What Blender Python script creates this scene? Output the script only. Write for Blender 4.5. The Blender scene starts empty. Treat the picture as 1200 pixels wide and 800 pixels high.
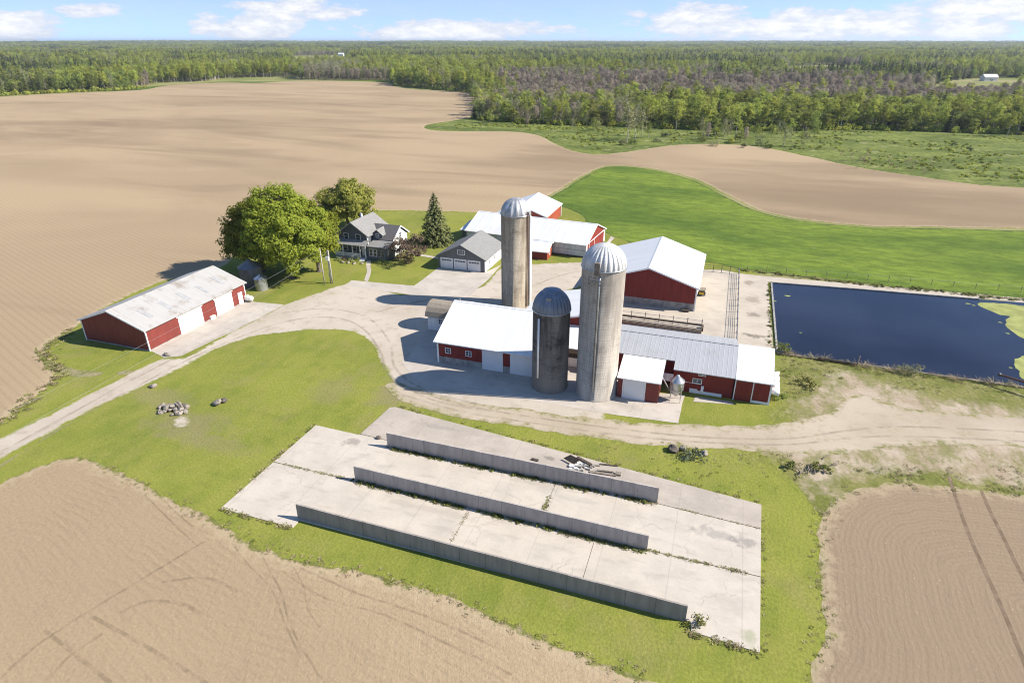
import bpy, math, random
import numpy as np
from mathutils import Vector, Matrix, noise
from mathutils.geometry import delaunay_2d_cdt
R = math.radians
rnd = random.Random(7)
S = bpy.context.scene
C = S.collection
# ---------------------------------------------------------------- camera model
F, HC, HY = 733.0, 42.0, 48.0                      # focal length in photo pixels, camera height, horizon row
PIT = math.atan((400 - HY) / F); CP, SP = math.cos(PIT), math.sin(PIT)
YAW = math.atan2(.3204, .947); CA, SA = math.cos(YAW), math.sin(YAW)
def G(px, py, z=0.0):
    """point of the place seen at a photo pixel, on the level z"""
    t = (HC - z) / (CP * (py - HY))
    X, Y = (px - 600) * t, (F * CP - (py - 400) * SP) * t
    return (X * CA - Y * SA, X * SA + Y * CA)
def PX(u, v, z=0.0):
    X, Y = u * CA + v * SA, -u * SA + v * CA
    zc = Y * CP + (HC - z) * SP
    return 600 + F * X / zc, 400 + F * ((HC - z) * CP - Y * SP) / zc
def GP(*p): return [G(*q) for q in p]
cam = bpy.data.cameras.new('camera'); co = bpy.data.objects.new('camera', cam); C.objects.link(co)
co.location = (0, 0, HC); co.rotation_euler = (math.pi / 2 - PIT, 0, YAW)
cam.sensor_width = 36; cam.lens = 36 * F / 1200; cam.clip_start = .5; cam.clip_end = 60000
S.camera = co
# ---------------------------------------------------------------- nodes
G_ = lambda px, py: G(px, py)
class N:
    def __init__(s, name, spec=.2, rough=.9, metal=0):
        s.m = bpy.data.materials.new(name); s.m.use_nodes = True
        s.t = s.m.node_tree; s.b = s.t.nodes['Principled BSDF']
        s.b.inputs['Roughness'].default_value = rough; s.b.inputs['Metallic'].default_value = metal
        s.b.inputs['Specular IOR Level'].default_value = spec
        s._o = None
    def new(s, ty): return s.t.nodes.new(ty)
    def put(s, sock, v):
        if isinstance(v, bpy.types.NodeSocket): s.t.links.new(v, sock)
        elif isinstance(v, (tuple, list)) and len(v) == 3 and sock.type == 'RGBA': sock.default_value = (*v, 1)
        else: sock.default_value = v
    def obj(s):
        if s._o is None: s._o = s.new('ShaderNodeTexCoord')
        return s._o.outputs['Object']
    def uv(s):
        s.obj(); return s._o.outputs['UV']
    def map(s, vec, scale=(1, 1, 1), rot=(0, 0, 0), loc=(0, 0, 0)):
        n = s.new('ShaderNodeMapping'); s.put(n.inputs['Vector'], vec)
        n.inputs['Scale'].default_value = scale; n.inputs['Rotation'].default_value = rot; n.inputs['Location'].default_value = loc
        return n.outputs[0]
    def noise(s, scale, detail=4, vec=None, rough=.55, dist=0):
        n = s.new('ShaderNodeTexNoise'); s.put(n.inputs['Vector'], vec or s.obj())
        n.inputs['Scale'].default_value = scale; n.inputs['Detail'].default_value = detail
        n.inputs['Roughness'].default_value = rough; n.inputs['Distortion'].default_value = dist
        return n.outputs[0]
    def vor(s, scale, vec=None, out='Distance'):
        n = s.new('ShaderNodeTexVoronoi'); s.put(n.inputs['Vector'], vec or s.obj()); n.inputs['Scale'].default_value = scale
        return n.outputs[out]
    def wave(s, scale, vec=None, dist=0, dscale=1, dirn='X', prof='SIN'):
        n = s.new('ShaderNodeTexWave'); s.put(n.inputs['Vector'], vec or s.obj()); n.bands_direction = dirn; n.wave_profile = prof
        n.inputs['Scale'].default_value = scale; n.inputs['Distortion'].default_value = dist; n.inputs['Detail Scale'].default_value = dscale
        return n.outputs['Fac']
    def op(s, o, a, b=0.0, clamp=False):
        n = s.new('ShaderNodeMath'); n.operation = o; n.use_clamp = clamp; s.put(n.inputs[0], a); s.put(n.inputs[1], b); return n.outputs[0]
    def mr(s, v, a, b, c=0.0, d=1.0):
        n = s.new('ShaderNodeMapRange'); n.interpolation_type = 'SMOOTHSTEP'
        for i, q in enumerate((v, a, b, c, d)): s.put(n.inputs[i], q)
        return n.outputs[0]
    def mix(s, f, a, b, mode='MIX'):
        n = s.new('ShaderNodeMix'); n.data_type = 'RGBA'; n.blend_type = mode
        s.put(n.inputs[0], f); s.put(n.inputs[6], a); s.put(n.inputs[7], b); return n.outputs[2]
    def ramp(s, f, *stops):
        n = s.new('ShaderNodeValToRGB'); s.put(n.inputs[0], f); e = n.color_ramp.elements
        while len(e) < len(stops): e.new(.5)
        for k, (p, c) in zip(e, stops): k.position = p; k.color = (*c, 1)
        return n.outputs[0]
    def sep(s, vec=None):
        n = s.new('ShaderNodeSeparateXYZ'); s.put(n.inputs[0], vec or s.obj()); return n.outputs
    def comb(s, x=0.0, y=0.0, z=0.0):
        n = s.new('ShaderNodeCombineXYZ')
        for i, q in enumerate((x, y, z)): s.put(n.inputs[i], q)
        return n.outputs[0]
    def attr(s, name):
        n = s.new('ShaderNodeAttribute'); n.attribute_name = name; return n.outputs['Fac']
    def spot(s, cx, cy, rx, ry, rot=0):
        v = s.map(s.obj(), loc=(-cx, -cy, 0)); v = s.map(v, rot=(0, 0, -rot)); v = s.map(v, scale=(1 / rx, 1 / ry, 0))
        n = s.new('ShaderNodeVectorMath'); n.operation = 'LENGTH'; s.put(n.inputs[0], v); return n.outputs['Value']
    def bump(s, h, strength=.4, dist=.05):
        n = s.new('ShaderNodeBump'); n.inputs['Strength'].default_value = strength; n.inputs['Distance'].default_value = dist
        s.put(n.inputs['Height'], h); s.t.links.new(n.outputs[0], s.b.inputs['Normal'])
    def col(s, c): s.put(s.b.inputs['Base Color'], c); return s.m

def plain(name, c, rough=.7, spec=.3, metal=0, var=.12, sc=1.5):
    n = N(name, spec, rough, metal)
    f = n.noise(sc, 5)
    return n.col(n.mix(n.mr(f, .3, .7), tuple(x * (1 - var) for x in c), tuple(min(1, x * (1 + var)) for x in c)))

# ---- ground colours shared by several sheets
def grass_lawn(n):
    a = n.mr(n.noise(.07, 6, rough=.65), .38, .62); b = n.mr(n.noise(.5, 6, n.map(n.obj(), (1, .35, 1), (0, 0, .55)), .65), .35, .68); c = n.noise(3.6, 7, rough=.75)
    g = n.mix(a, (.225, .242, .042), (.16, .19, .032))
    g = n.mix(n.op('MULTIPLY', b, .5), g, (.27, .25, .062))
    k = n.mr(n.noise(.28, 7, n.map(n.obj(), loc=(3, 17, 0)), .7), .5, .68); g = n.mix(n.op('MULTIPLY', k, .35), g, (.105, .14, .024))
    d = n.mr(n.noise(.11, 6, n.map(n.obj(), loc=(31, 7, 0)), .65), .52, .68)
    g = n.mix(n.op('MULTIPLY', d, .35), g, (.27, .225, .10))
    for cx, cy, rx, ry, st in ((-58, 48, 7, 3.5, .6), (-66, 52, 6, 3, .45), (-37, 63.5, 4.5, 6, .75), (-30, 63, 9, 3, .6), (-46, 61, 4, 5, .4), (-52, 46, 7, 2, .4)):
        q = n.op('ADD', n.spot(cx, cy, rx, ry, 0), n.op('MULTIPLY', n.op('SUBTRACT', n.noise(.45, 6, rough=.7), .5), 2.2))
        g = n.mix(n.op('MULTIPLY', n.mr(q, .3, 1.1, 1, 0), st), g, (.24, .20, .11))
    g = n.mix(n.mr(c, .33, .67), n.mix(.38, g, (.06, .07, .014)), g)
    return g
def grass_rough(n):
    b = n.mr(n.noise(.25, 6), .35, .65); c = n.noise(2.2, 7, rough=.65)
    g = n.mix(b, (.14, .155, .036), (.215, .205, .07))
    g = n.mix(n.mr(n.noise(.7, 6, n.map(n.obj(), (1, .5, 1), (0, 0, -.3)), .7), .52, .7), g, (.31, .265, .15))
    return n.mix(n.mr(c, .3, .68), n.mix(.45, g, (.06, .06, .02)), g)
def soil_col(n, far=False):
    c1, c2, c3 = (.392, .298, .186), (.325, .245, .153), (.205, .15, .097)
    big = n.noise(.011, 4, n.map(n.obj(), (1, 1.35, 1), (0, 0, .35)), dist=.6)
    g = n.mix(n.mr(big, .38, .66), c1, c2)
    if far:
        s2 = n.noise(.02, 5, n.map(n.obj(), (.5, 1.7, 1), (0, 0, .32)), dist=.8)
        g = n.mix(n.op('MULTIPLY', n.mr(s2, .5, .72), .6), g, c3)
        s3 = n.noise(.007, 3, n.map(n.obj(), (.45, 2.2, 1), (0, 0, .3), (9, 3, 0)), dist=1.2)
        g = n.mix(n.op('MULTIPLY', n.mr(s3, .52, .7), .55), g, (.19, .145, .09))
    if far:
        for px, py, rx, ry, st in ((960, 222, 75, 45, .75), (1120, 240, 60, 40, .6), (665, 176, 28, 40, .8), (640, 195, 40, 45, .45), (120, 146, 95, 30, .8), (40, 158, 70, 18, .7), (330, 121, 120, 34, .6), (470, 141, 50, 22, .6), (230, 190, 60, 12, .45)):
            cx, cy = G_(px, py); q = n.op('ADD', n.spot(cx, cy, rx, ry, .3), n.op('MULTIPLY', n.op('SUBTRACT', n.noise(.03, 6, n.map(n.obj(), (.6, 1.6, 1), (0, 0, .3)), .65), .5), 3.2))
            g = n.mix(n.op('MULTIPLY', n.mr(q, .0, 1.3, 1, 0), st * .75), g, c3)
    f = n.noise(3.4, 8, rough=.8)
    g = n.mix(n.mr(f, .34, .66), n.mix(.42, g, c3), g)
    return g
def edgefac(n, amp, width, sc=.9, bias=0.0):
    q = n.op('ADD', n.op('MULTIPLY', n.noise(sc, 6, rough=.65), 1.0), n.op('MULTIPLY', n.noise(sc * .2, 3), .6))
    q = n.op('MULTIPLY', n.op('SUBTRACT', q, .8 + bias), amp)
    return n.op('DIVIDE', n.op('ADD', n.attr('edge'), q), width, True)

def mat_terrain():
    n = N('forest_floor_grass', .1, 1)
    return n.col(n.mix(n.mr(n.noise(.02, 5), .4, .6), (.16, .18, .05), (.24, .22, .10)))
def mat_lawn():
    n = N('lawn_grass', .1, 1); n.bump(n.noise(4, 5), .5, .12); return n.col(grass_lawn(n))
def mat_rough():
    n = N('rough_grass', .1, 1); n.bump(n.noise(1.5, 6), .7, .25)
    f = edgefac(n, 5, 3.5, .35)
    return n.col(n.mix(f, grass_lawn(n), grass_rough(n)))
def mat_pasture():
    n = N('pasture_grass', .1, 1)
    a = n.mr(n.noise(.022, 4, n.map(n.obj(), (.6, 1.6, 1), (0, 0, -.2)), dist=.5), .4, .6)
    g = n.mix(a, (.16, .215, .03), (.085, .135, .02))
    g = n.mix(n.mr(n.noise(.35, 7, n.map(n.obj(), (.6, 1.4, 1)), .75), .38, .62), n.mix(.5, g, (.035, .06, .012)), g)
    w = n.op('MULTIPLY', n.mr(n.noise(.5, 7, n.map(n.obj(), (.7, 1, 1)), .7), .62, .72), n.mr(n.noise(.02, 3, n.map(n.obj(), loc=(60, 10, 0))), .5, .62))
    g = n.mix(n.op('MULTIPLY', w, .55), g, (.42, .40, .28))
    f = edgefac(n, 3, .8, .5)
    n.bump(n.noise(1.2, 6), .6, .2)
    return n.col(n.mix(f, (.05, .07, .02), g))
def mat_marsh():
    n = N('marsh_grass', .1, 1)
    g = n.mix(n.mr(n.noise(.05, 5, n.map(n.obj(), (.7, 1.4, 1))), .38, .62), (.18, .21, .05), (.10, .13, .03))
    h = n.noise(.35, 6, rough=.7)
    g = n.mix(n.mr(h, .38, .6), n.mix(.55, g, (.045, .055, .015)), g)
    g = n.mix(n.op('MULTIPLY', n.mr(n.noise(.16, 5, n.map(n.obj(), loc=(9, 2, 0))), .58, .7), .6), g, (.3, .27, .15))
    n.bump(h, .9, .5)
    f = edgefac(n, 5, 1.5, .3)
    return n.col(n.mix(f, (.06, .06, .03), g))
def mat_soil(kind):
    n = N('tilled_soil_' + kind, .05, 1)
    g = soil_col(n, kind == 'far')
    e = n.attr('edge')
    if kind == 'right':
        wob = n.op('ADD', n.op('MULTIPLY', n.noise(.1, 2), 1.1), n.op('MULTIPLY', n.noise(1.3, 5, rough=.7), .16))
        row = n.op('SINE', n.op('MULTIPLY', n.op('ADD', e, wob), 13.5))
        row2 = n.op('SINE', n.op('MULTIPLY', n.op('ADD', e, wob), 4.3))
        ht = n.op('ADD', n.op('MULTIPLY', n.op('MULTIPLY', row, n.mr(n.noise(.5, 5, rough=.7), .45, .7)), .2), n.op('MULTIPLY', row2, .06))
        ht = n.op('ADD', ht, n.op('MULTIPLY', n.noise(2.8, 7, rough=.75), 3))
        n.bump(ht, .48, .07)
        g = n.mix(.65, g, (.215, .162, .113))
        g = n.mix(n.op('MULTIPLY', n.mr(n.op('ADD', row, n.op('MULTIPLY', n.noise(1.3, 5), 2)), 1.1, 2.2), .22), g, (.165, .118, .08))
        g = n.mix(n.op('MULTIPLY', n.mr(n.op('ADD', row2, n.op('MULTIPLY', n.noise(.8, 5), 2)), 1.3, 2.4), .15), g, (.165, .118, .08))
        st = n.mr(n.vor(2.6), .06, .13, 1, 0)
        g = n.mix(n.op('MULTIPLY', st, n.mr(n.noise(.6, 4), .5, .62)), g, (.6, .5, .34))
    elif kind == 'left':
        v = n.map(n.obj(), rot=(0, 0, .35))
        s1 = n.noise(1.0, 6, n.map(n.map(n.obj(), rot=(0, 0, .35)), (.22, 2.4, 1)), .65); s2 = n.noise(1.0, 6, n.map(n.map(n.obj(), rot=(0, 0, 1.15)), (.16, 1.9, 1)), .65)
        erow = n.op('SINE', n.op('MULTIPLY', n.op('ADD', e, n.op('ADD', n.op('MULTIPLY', n.noise(.12, 2), 1.5), n.op('MULTIPLY', n.noise(1.1, 5, rough=.7), .35))), 8.3))
        near = n.op('MULTIPLY', n.mr(e, 7, 14, 1, 0), n.mr(n.noise(.15, 4), .4, .6))
        ht = n.op('ADD', n.op('ADD', n.op('MULTIPLY', s1, 1.6), n.op('MULTIPLY', s2, 1.2)), n.op('MULTIPLY', n.noise(2.6, 7, rough=.75), 2.6)); ht = n.op('ADD', ht, n.op('MULTIPLY', n.op('MULTIPLY', erow, near), .22))
        n.bump(ht, .5, .07)
        g = n.mix(n.op('MULTIPLY', n.mr(s1, .5, .72), .38), g, (.235, .172, .112))
        g = n.mix(n.op('MULTIPLY', n.mr(s2, .52, .74), n.op('MULTIPLY', n.mr(n.noise(.09, 3), .42, .62), .4)), g, (.235, .172, .112))
        g = n.mix(n.op('MULTIPLY', n.op('MULTIPLY', n.mr(erow, .2, 1), near), .22), g, (.21, .155, .1))
        st = n.mr(n.vor(3), .05, .11, 1, 0)
        g = n.mix(n.op('MULTIPLY', st, n.mr(n.noise(.6, 4), .5, .6)), g, (.55, .45, .3))
    else:
        rows = n.wave(.28, n.map(n.obj(), rot=(0, 0, .35)), 14, .02, 'Y')
        g = n.mix(n.op('MULTIPLY', n.mr(rows, .45, 1), .16), g, (.17, .124, .084))
        n.bump(n.noise(1.2, 7, rough=.7), .4, .1)
    # straw litter and sparse weeds along the margin
    q = n.op('ADD', e, n.op('MULTIPLY', n.op('SUBTRACT', n.noise(.8, 6, rough=.7), .5), 6))
    mid = n.mr(q, .2, 1.7, 1, 0)
    g = n.mix(n.op('MULTIPLY', mid, .5), g, (.40, .325, .205))
    f = edgefac(n, 2.6 if kind != 'far' else 3.5, .4, 1.2)
    return n.col(n.mix(f, (n.mix(n.mr(n.noise(.7, 6, rough=.7), .35, .6), (.36, .30, .20), grass_rough(n)) if kind == 'right' else grass_rough(n)) if kind != 'far' else grass_lawn(n), g))
def mat_gravel(track=False):
    n = N('gravel_track' if track else 'gravel', .15, .95)
    a = n.mr(n.noise(.09, 5), .35, .65); c = n.noise(6, 7, rough=.7)
    g = n.mix(a, (.475, .42, .35), (.41, .355, .285)) if not track else n.mix(a, (.43, .365, .28), (.36, .30, .22))
    g = n.mix(n.op('MULTIPLY', n.mr(n.noise(.5, 6, rough=.65), .5, .68), .55), g, (.31, .255, .185))
    g = n.mix(n.mr(c, .3, .7), n.mix(.28, g, (.2, .16, .12)), g)
    n.bump(c, .35, .04)
    # worn weeds where wheels do not run
    w = n.op('MULTIPLY', n.mr(n.noise(.16, 6, n.map(n.obj(), loc=(5, 50, 0)), .65), .53 if track else .62, .72), n.mr(n.noise(2.2, 6, rough=.7), .42, .6))
    g = n.mix(n.op('MULTIPLY', w, .8), g, (.2, .19, .07))
    f = edgefac(n, 4.0 if track else 1.8, .8 if track else .5, 1.1)
    return n.col(n.mix(f, n.mix(n.mr(n.noise(.5, 6, rough=.7), .38, .62), (.35, .295, .205), grass_rough(n)) if track else grass_lawn(n), g))
def mat_dirt():
    n = N('bare_dirt', .1, 1)
    g = n.mix(n.mr(n.noise(.3, 6), .35, .65), (.42, .35, .265), (.33, .26, .18))
    c = n.noise(2.2, 7, rough=.7); g = n.mix(n.mr(c, .3, .7), n.mix(.35, g, (.16, .12, .08)), g)
    n.bump(c, .6, .12)
    w = n.mr(n.noise(.32, 7, n.map(n.obj(), (1, .45, 1), (0, 0, -.2)), .75), .43, .6)
    g = n.mix(n.op('MULTIPLY', w, .75), g, grass_rough(n))
    return n.col(n.mix(edgefac(n, 9, 2.2, .4), grass_rough(n), g))
def mat_concrete(name, base=(.47, .42, .36), dark=.78, stains=(), sc=.25, tint=None, cracks=0.0):
    n = N(name, .25, .85)
    a = n.mr(n.noise(sc, 6, rough=.6), .35, .65)
    g = n.mix(a, base, tuple(x * dark for x in base))
    g = n.mix(n.op('MULTIPLY', n.mr(n.noise(sc * 4, 6, n.map(n.obj(), (.4, 1, 1))), .52, .72), .35), g, tuple(x * .6 for x in base))
    c = n.noise(7, 6, rough=.7); g = n.mix(n.mr(c, .3, .7), n.mix(.14, g, (.12, .11, .1)), g)
    for (cx, cy, rx, ry, rot, st, colr) in stains:
        d = n.op('ADD', n.spot(cx, cy, rx, ry, rot), n.op('MULTIPLY', n.op('SUBTRACT', n.noise(.9, 6, rough=.65), .5), 2.6))
        g = n.mix(n.op('MULTIPLY', n.mr(d, .35, 1.05, 1, 0), st), g, colr)
    if cracks:
        vn = n.new('ShaderNodeTexVoronoi'); vn.feature = 'DISTANCE_TO_EDGE'; vn.inputs['Scale'].default_value = .16
        wv = n.new('ShaderNodeVectorMath'); wv.operation = 'ADD'; n.put(wv.inputs[0], n.obj()); n.put(wv.inputs[1], n.comb(n.op('MULTIPLY', n.noise(.8, 5), 2.2), n.op('MULTIPLY', n.noise(.7, 5), 2.2), 0.0)); n.put(vn.inputs['Vector'], wv.outputs[0])
        cr = n.op('MULTIPLY', n.mr(vn.outputs['Distance'], .002, .012, 1, 0), n.mr(n.noise(.14, 4), .45, .6))
        g = n.mix(n.op('MULTIPLY', cr, cracks), g, (.12, .11, .09))
        jt = n.op('ABSOLUTE', n.op('SUBTRACT', n.op('FRACT', n.op('DIVIDE', n.sep()[0], 6.1)), .5)); g = n.mix(n.op('MULTIPLY', n.mr(jt, .488, .5), .3), g, (.2, .18, .155))
        g = n.mix(n.op('MULTIPLY', n.mr(n.noise(.9, 7, n.map(n.obj(), (.25, 1.4, 1), (0, 0, -.1)), .7), .55, .72), .3), g, (.27, .235, .19))
    n.bump(c, .2, .02)
    return n.col(g)
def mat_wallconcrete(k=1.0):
    n = N('cast_concrete_wall' if k == 1 else 'darker_concrete_wall', .2, .9)  # k scales the concrete tones; the nearest bunker wall gets a darker version
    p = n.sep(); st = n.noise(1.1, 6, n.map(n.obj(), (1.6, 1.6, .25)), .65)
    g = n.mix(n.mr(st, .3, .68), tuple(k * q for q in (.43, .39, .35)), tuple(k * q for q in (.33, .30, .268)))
    g = n.mix(n.op('MULTIPLY', n.mr(p[2], 0, .6, 1, 0), .35), g, (.2, .185, .165))
    g = n.mix(n.op('MULTIPLY', n.mr(n.noise(2.5, 7, n.map(n.obj(), (2, 2, .45))), .57, .7), .35), g, (.16, .145, .13))
    n.bump(n.noise(5, 6), .25, .03)
    return n.col(g)
def mat_metalroof(name, c, axis, ribs=.45, dirty=0.0, rough=.45, streak=(.3, .27, .24), var=.06, seam=.14):
    """ribbed sheet; ribs run down the slope, so they repeat along the ridge axis"""
    n = N(name, .4, rough); p = n.sep(); a = p[0] if axis == 'x' else p[1]
    t = n.op('FRACT', n.op('DIVIDE', a, ribs)); rib = n.mr(n.op('ABSOLUTE', n.op('SUBTRACT', t, .5)), .0, .12, 1, 0)
    sc = (2.2, .12, .12) if axis == 'x' else (.12, 2.2, .12)
    s1 = n.noise(1.0, 6, n.map(n.obj(), sc), .65)
    g = n.mix(n.mr(s1, .3, .7), tuple(x * (1 - var) for x in c), tuple(min(.86, x * (1 + var)) for x in c))
    if dirty:
        g = n.mix(n.op('MULTIPLY', n.mr(n.noise(.35, 7, rough=.65), .5, .68), dirty), g, streak)
        g = n.mix(n.op('MULTIPLY', n.mr(s1, .55, .75), dirty), g, streak)
    sheet = n.op('FRACT', n.op('DIVIDE', a, ribs * 2)); g = n.mix(n.op('MULTIPLY', n.mr(sheet, .0, .05, 1, 0), seam), g, tuple(x * .5 for x in c))
    n.bump(rib, min(.5, seam * 3), .03)
    return n.col(g)
def mat_siding(name, c, ribs=.3, dirt=.35, horiz=False):
    n = N(name, .3, .6); p = n.sep(); a = p[2] if horiz else n.op('ADD', p[0], p[1])
    t = n.op('FRACT', n.op('DIVIDE', a, ribs)); rib = n.mr(n.op('ABSOLUTE', n.op('SUBTRACT', t, .5)), 0, .15, 1, 0)
    s1 = n.noise(.9, 6, n.map(n.obj(), (1.5, 1.5, .3)), .6)
    g = n.mix(n.mr(s1, .3, .7), tuple(x * .86 for x in c), tuple(min(.9, x * 1.1) for x in c))
    g = n.mix(n.op('MULTIPLY', n.mr(p[2], 0.1, 1.1, 1, 0), dirt * .5), g, tuple(x * .55 + .02 for x in c))
    n.bump(rib, .5, .02)
    return n.col(g)
def mat_shingle(name, c):
    n = N(name, .15, .95)
    s = n.noise(3.5, 6, rough=.7); r = n.noise(.5, 4)
    g = n.mix(n.mr(s, .3, .7), tuple(x * .72 for x in c), tuple(x * 1.2 for x in c)); g = n.mix(n.op('MULTIPLY', r, .25), g, tuple(x * 1.5 for x in c))
    p = n.sep(); t = n.op('FRACT', n.op('DIVIDE', p[2], .11)); n.bump(t, .35, .03)
    return n.col(g)
def mat_stave(name, base, dark, amount, low=None):
    """concrete staves: UV is in metres round and up the silo"""
    n = N(name, .15, .92); uv = n.uv()
    br = n.new('ShaderNodeTexBrick'); n.put(br.inputs['Vector'], uv)
    br.inputs['Scale'].default_value = 1; br.inputs['Brick Width'].default_value = .3; br.inputs['Row Height'].default_value = .76; br.inputs['Mortar Size'].default_value = .018
    br.inputs['Color1'].default_value = (*[x * 1.03 for x in base], 1); br.inputs['Color2'].default_value = (*[x * .93 for x in base], 1); br.inputs['Mortar'].default_value = (*[x * .72 for x in base], 1)
    g = br.outputs['Color']
    st = n.noise(1.0, 7, n.map(uv, (.9, .1, 1)), .7); st2 = n.noise(1.0, 5, n.map(uv, (.35, .03, 1), loc=(3, 1, 0)), .6)
    g = n.mix(n.op('MULTIPLY', n.mr(n.op('ADD', n.op('MULTIPLY', st, .6), n.op('MULTIPLY', st2, .5)), .42, .66), amount), g, dark)
    hp = n.noise(1.0, 7, n.map(uv, (.35, .6, 1), loc=(7, 2, 0)), .75)
    g = n.mix(n.op('MULTIPLY', n.mr(hp, .48, .68), amount * .75), g, dark)
    rg = n.op('FRACT', n.op('DIVIDE', n.sep(uv)[1], .76)); g = n.mix(n.op('MULTIPLY', n.mr(n.op('ABSOLUTE', n.op('SUBTRACT', rg, .5)), 0.02, .1, 1, 0), .5), g, tuple(x * .5 for x in base))
    if low: g = n.mix(n.op('MULTIPLY', n.mr(n.op('ADD', n.sep(uv)[1], n.op('MULTIPLY', n.op('SUBTRACT', hp, .5), 14)), 1.0, 8.5, 1, 0), .75), g, low)
    n.bump(n.op('ADD', br.outputs['Fac'], n.op('MULTIPLY', rg, .2)), .3, .03)
    return n.col(g)
def mat_dome(name, c, metal=.55, rough=.38, var=.2):
    n = N(name, .5, rough, metal); s = n.noise(1.2, 6, n.map(n.obj(), (1, 1, .5)))
    g = n.mix(n.mr(s, .35, .65), tuple(x * (1 - var) for x in c), tuple(min(.9, x * (1 + var * .5)) for x in c)); return n.col(g)
def mat_water():
    n = N('pond_water', .5, .06); n.b.inputs['IOR'].default_value = 1.33; n.put(n.b.inputs['Roughness'], n.mr(n.noise(.06, 5, n.map(n.obj(), (.5, 1.5, 1), (0, 0, .2)), .65), .4, .65, .02, .22))
    n.bump(n.noise(1.4, 4, n.map(n.obj(), (1, .6, 1))), .06, .05)
    g = n.mix(n.mr(n.noise(.05, 4), .35, .65), (.008, .011, .024), (.017, .022, .040))
    return n.col(g)
def mat_leaf(name, c, c2, trans=.35, dead=None):
    n = N(name, .15, .75)
    gi = n.new('ShaderNodeNewGeometry'); oi = n.new('ShaderNodeObjectInfo')
    g = n.mix(gi.outputs['Random Per Island'], c, c2)
    g = n.mix(n.mr(n.noise(.55, 4), .35, .65), n.mix(.2, g, tuple(x * .5 for x in c2)), g)
    h = n.new('ShaderNodeHueSaturation'); n.put(h.inputs['Color'], g)
    n.put(h.inputs['Hue'], n.mr(oi.outputs['Random'], 0, 1, .484, .512)); n.put(h.inputs['Value'], n.mr(n.op('FRACT', n.op('MULTIPLY', oi.outputs['Random'], 7.31)), 0, 1, .68, 1.4))
    g = h.outputs[0]
    tr = n.new('ShaderNodeBsdfTranslucent'); n.put(tr.inputs[0], g)
    mx = n.new('ShaderNodeMixShader'); mx.inputs[0].default_value = trans
    n.col(g); n.t.links.new(n.b.outputs[0], mx.inputs[1]); n.t.links.new(tr.outputs[0], mx.inputs[2])
    n.t.links.new(mx.outputs[0], n.t.nodes['Material Output'].inputs['Surface'])
    return n.m
def mat_bark(name, c, c2):
    n = N(name, .1, .95); s = n.noise(3, 6, n.map(n.obj(), (2, 2, .4)))
    n.bump(s, .5, .05); return n.col(n.mix(n.mr(s, .35, .65), c, c2))

M = {}
M['terrain'] = mat_terrain(); M['lawn'] = mat_lawn(); M['rough'] = mat_rough(); M['pasture'] = mat_pasture(); M['marsh'] = mat_marsh()
for k in ('far', 'left', 'right'): M['soil_' + k] = mat_soil(k)
M['gravel'] = mat_gravel(); M['track'] = mat_gravel(True); M['dirt'] = mat_dirt()
M['conc_yard'] = mat_concrete('yard_concrete', (.47, .41, .33), .86, [(7.5, 113, 1.6, 2.4, 0, .5, (.2, .16, .12)), (7.6, 106, 1.4, 1.2, 0, .7, (.16, .13, .1)), (7.4, 97.0, 2.2, .9, 0, .8, (.14, .12, .09)), (6.8, 122, 1.3, 1.6, 0, .7, (.2, .16, .12))])
M['conc_apron'] = mat_concrete('apron_concrete', (.47, .42, .36), .84, [(-23, 71, 9, 1.3, -.05, .3, (.27, .24, .2)), (-9, 69.5, 4, 1, 0, .25, (.28, .25, .21))], cracks=.26)
M['conc_slab'] = mat_concrete('slab_concrete', (.50, .445, .372), .88, [(3.6, 49.2, 3.0, .9, -.1, .6, (.24, .22, .2)), (6.2, 49.0, 1.6, .9, 0, .6, (.2, .18, .165)), (-37, 51.2, 1.3, .9, .5, .65, (.2, .175, .15)), (-35, 48.5, 2.6, .5, .9, .35, (.3, .27, .24)), (5.2, 41, 2.2, 1.2, 0, .3, (.33, .3, .26)), (6.6, 38.2, .7, 1.0, 0, .6, (.26, .27, .16)), (-16, 42, 2, .5, 0, .25, (.3, .27, .22)), (-12, 50, 5, .7, -.05, .25, (.3, .28, .24)), (-24, 43.6, 8, .6, 0, .3, (.27, .24, .2)), (-14, 50.9, 7, .6, -.02, .3, (.27, .24, .2)), (-3, 40, 1.5, 2, .4, .25, (.3, .27, .23))], cracks=.26)
M['conc_old'] = mat_concrete('old_slab_concrete', (.425, .37, .31), .82, [(-29, 57.2, 2, .5, 0, .4, (.22, .2, .18)), (-14.5, 55.6, .9, .5, 0, .7, (.16, .14, .12)), (-8, 55.2, 6, 1.5, 0, .25, (.3, .27, .23)), (2, 53, 2.5, 1.5, 0, .3, (.27, .25, .22))], cracks=.3)
M['wallconc'] = mat_wallconcrete(); M['wallconc_dark'] = mat_wallconcrete(.72)
M['joint'] = plain('joint_dirt', (.05, .045, .03), .95, .05)
M['white_roof_x'] = mat_metalroof('white_metal_roof_x', (.62, .62, .61), 'x', .9, .06, seam=.04); M['white_roof_y'] = mat_metalroof('white_metal_roof_y', (.62, .62, .61), 'y', .9, .06, seam=.04)
M['shed_roof'] = mat_metalroof('weathered_white_roof', (.355, .345, .328), 'y', .6, .8, .65, (.22, .185, .15))
M['grey_roof'] = mat_metalroof('galvanised_roof', (.36, .365, .375), 'x', .6, .35, .45, (.28, .26, .25))
M['red'] = mat_siding('red_siding', (.20, .027, .021)); M['red_old'] = mat_siding('faded_red_siding', (.175, .036, .028)); M['red_far'] = mat_siding('orange_red_siding', (.30, .062, .032))
M['white_sid'] = mat_siding('white_siding', (.72, .72, .70), .3, .3); M['grey_metal_sid'] = mat_siding('pale_metal_siding', (.60, .60, .60), .3, .3)
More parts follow.
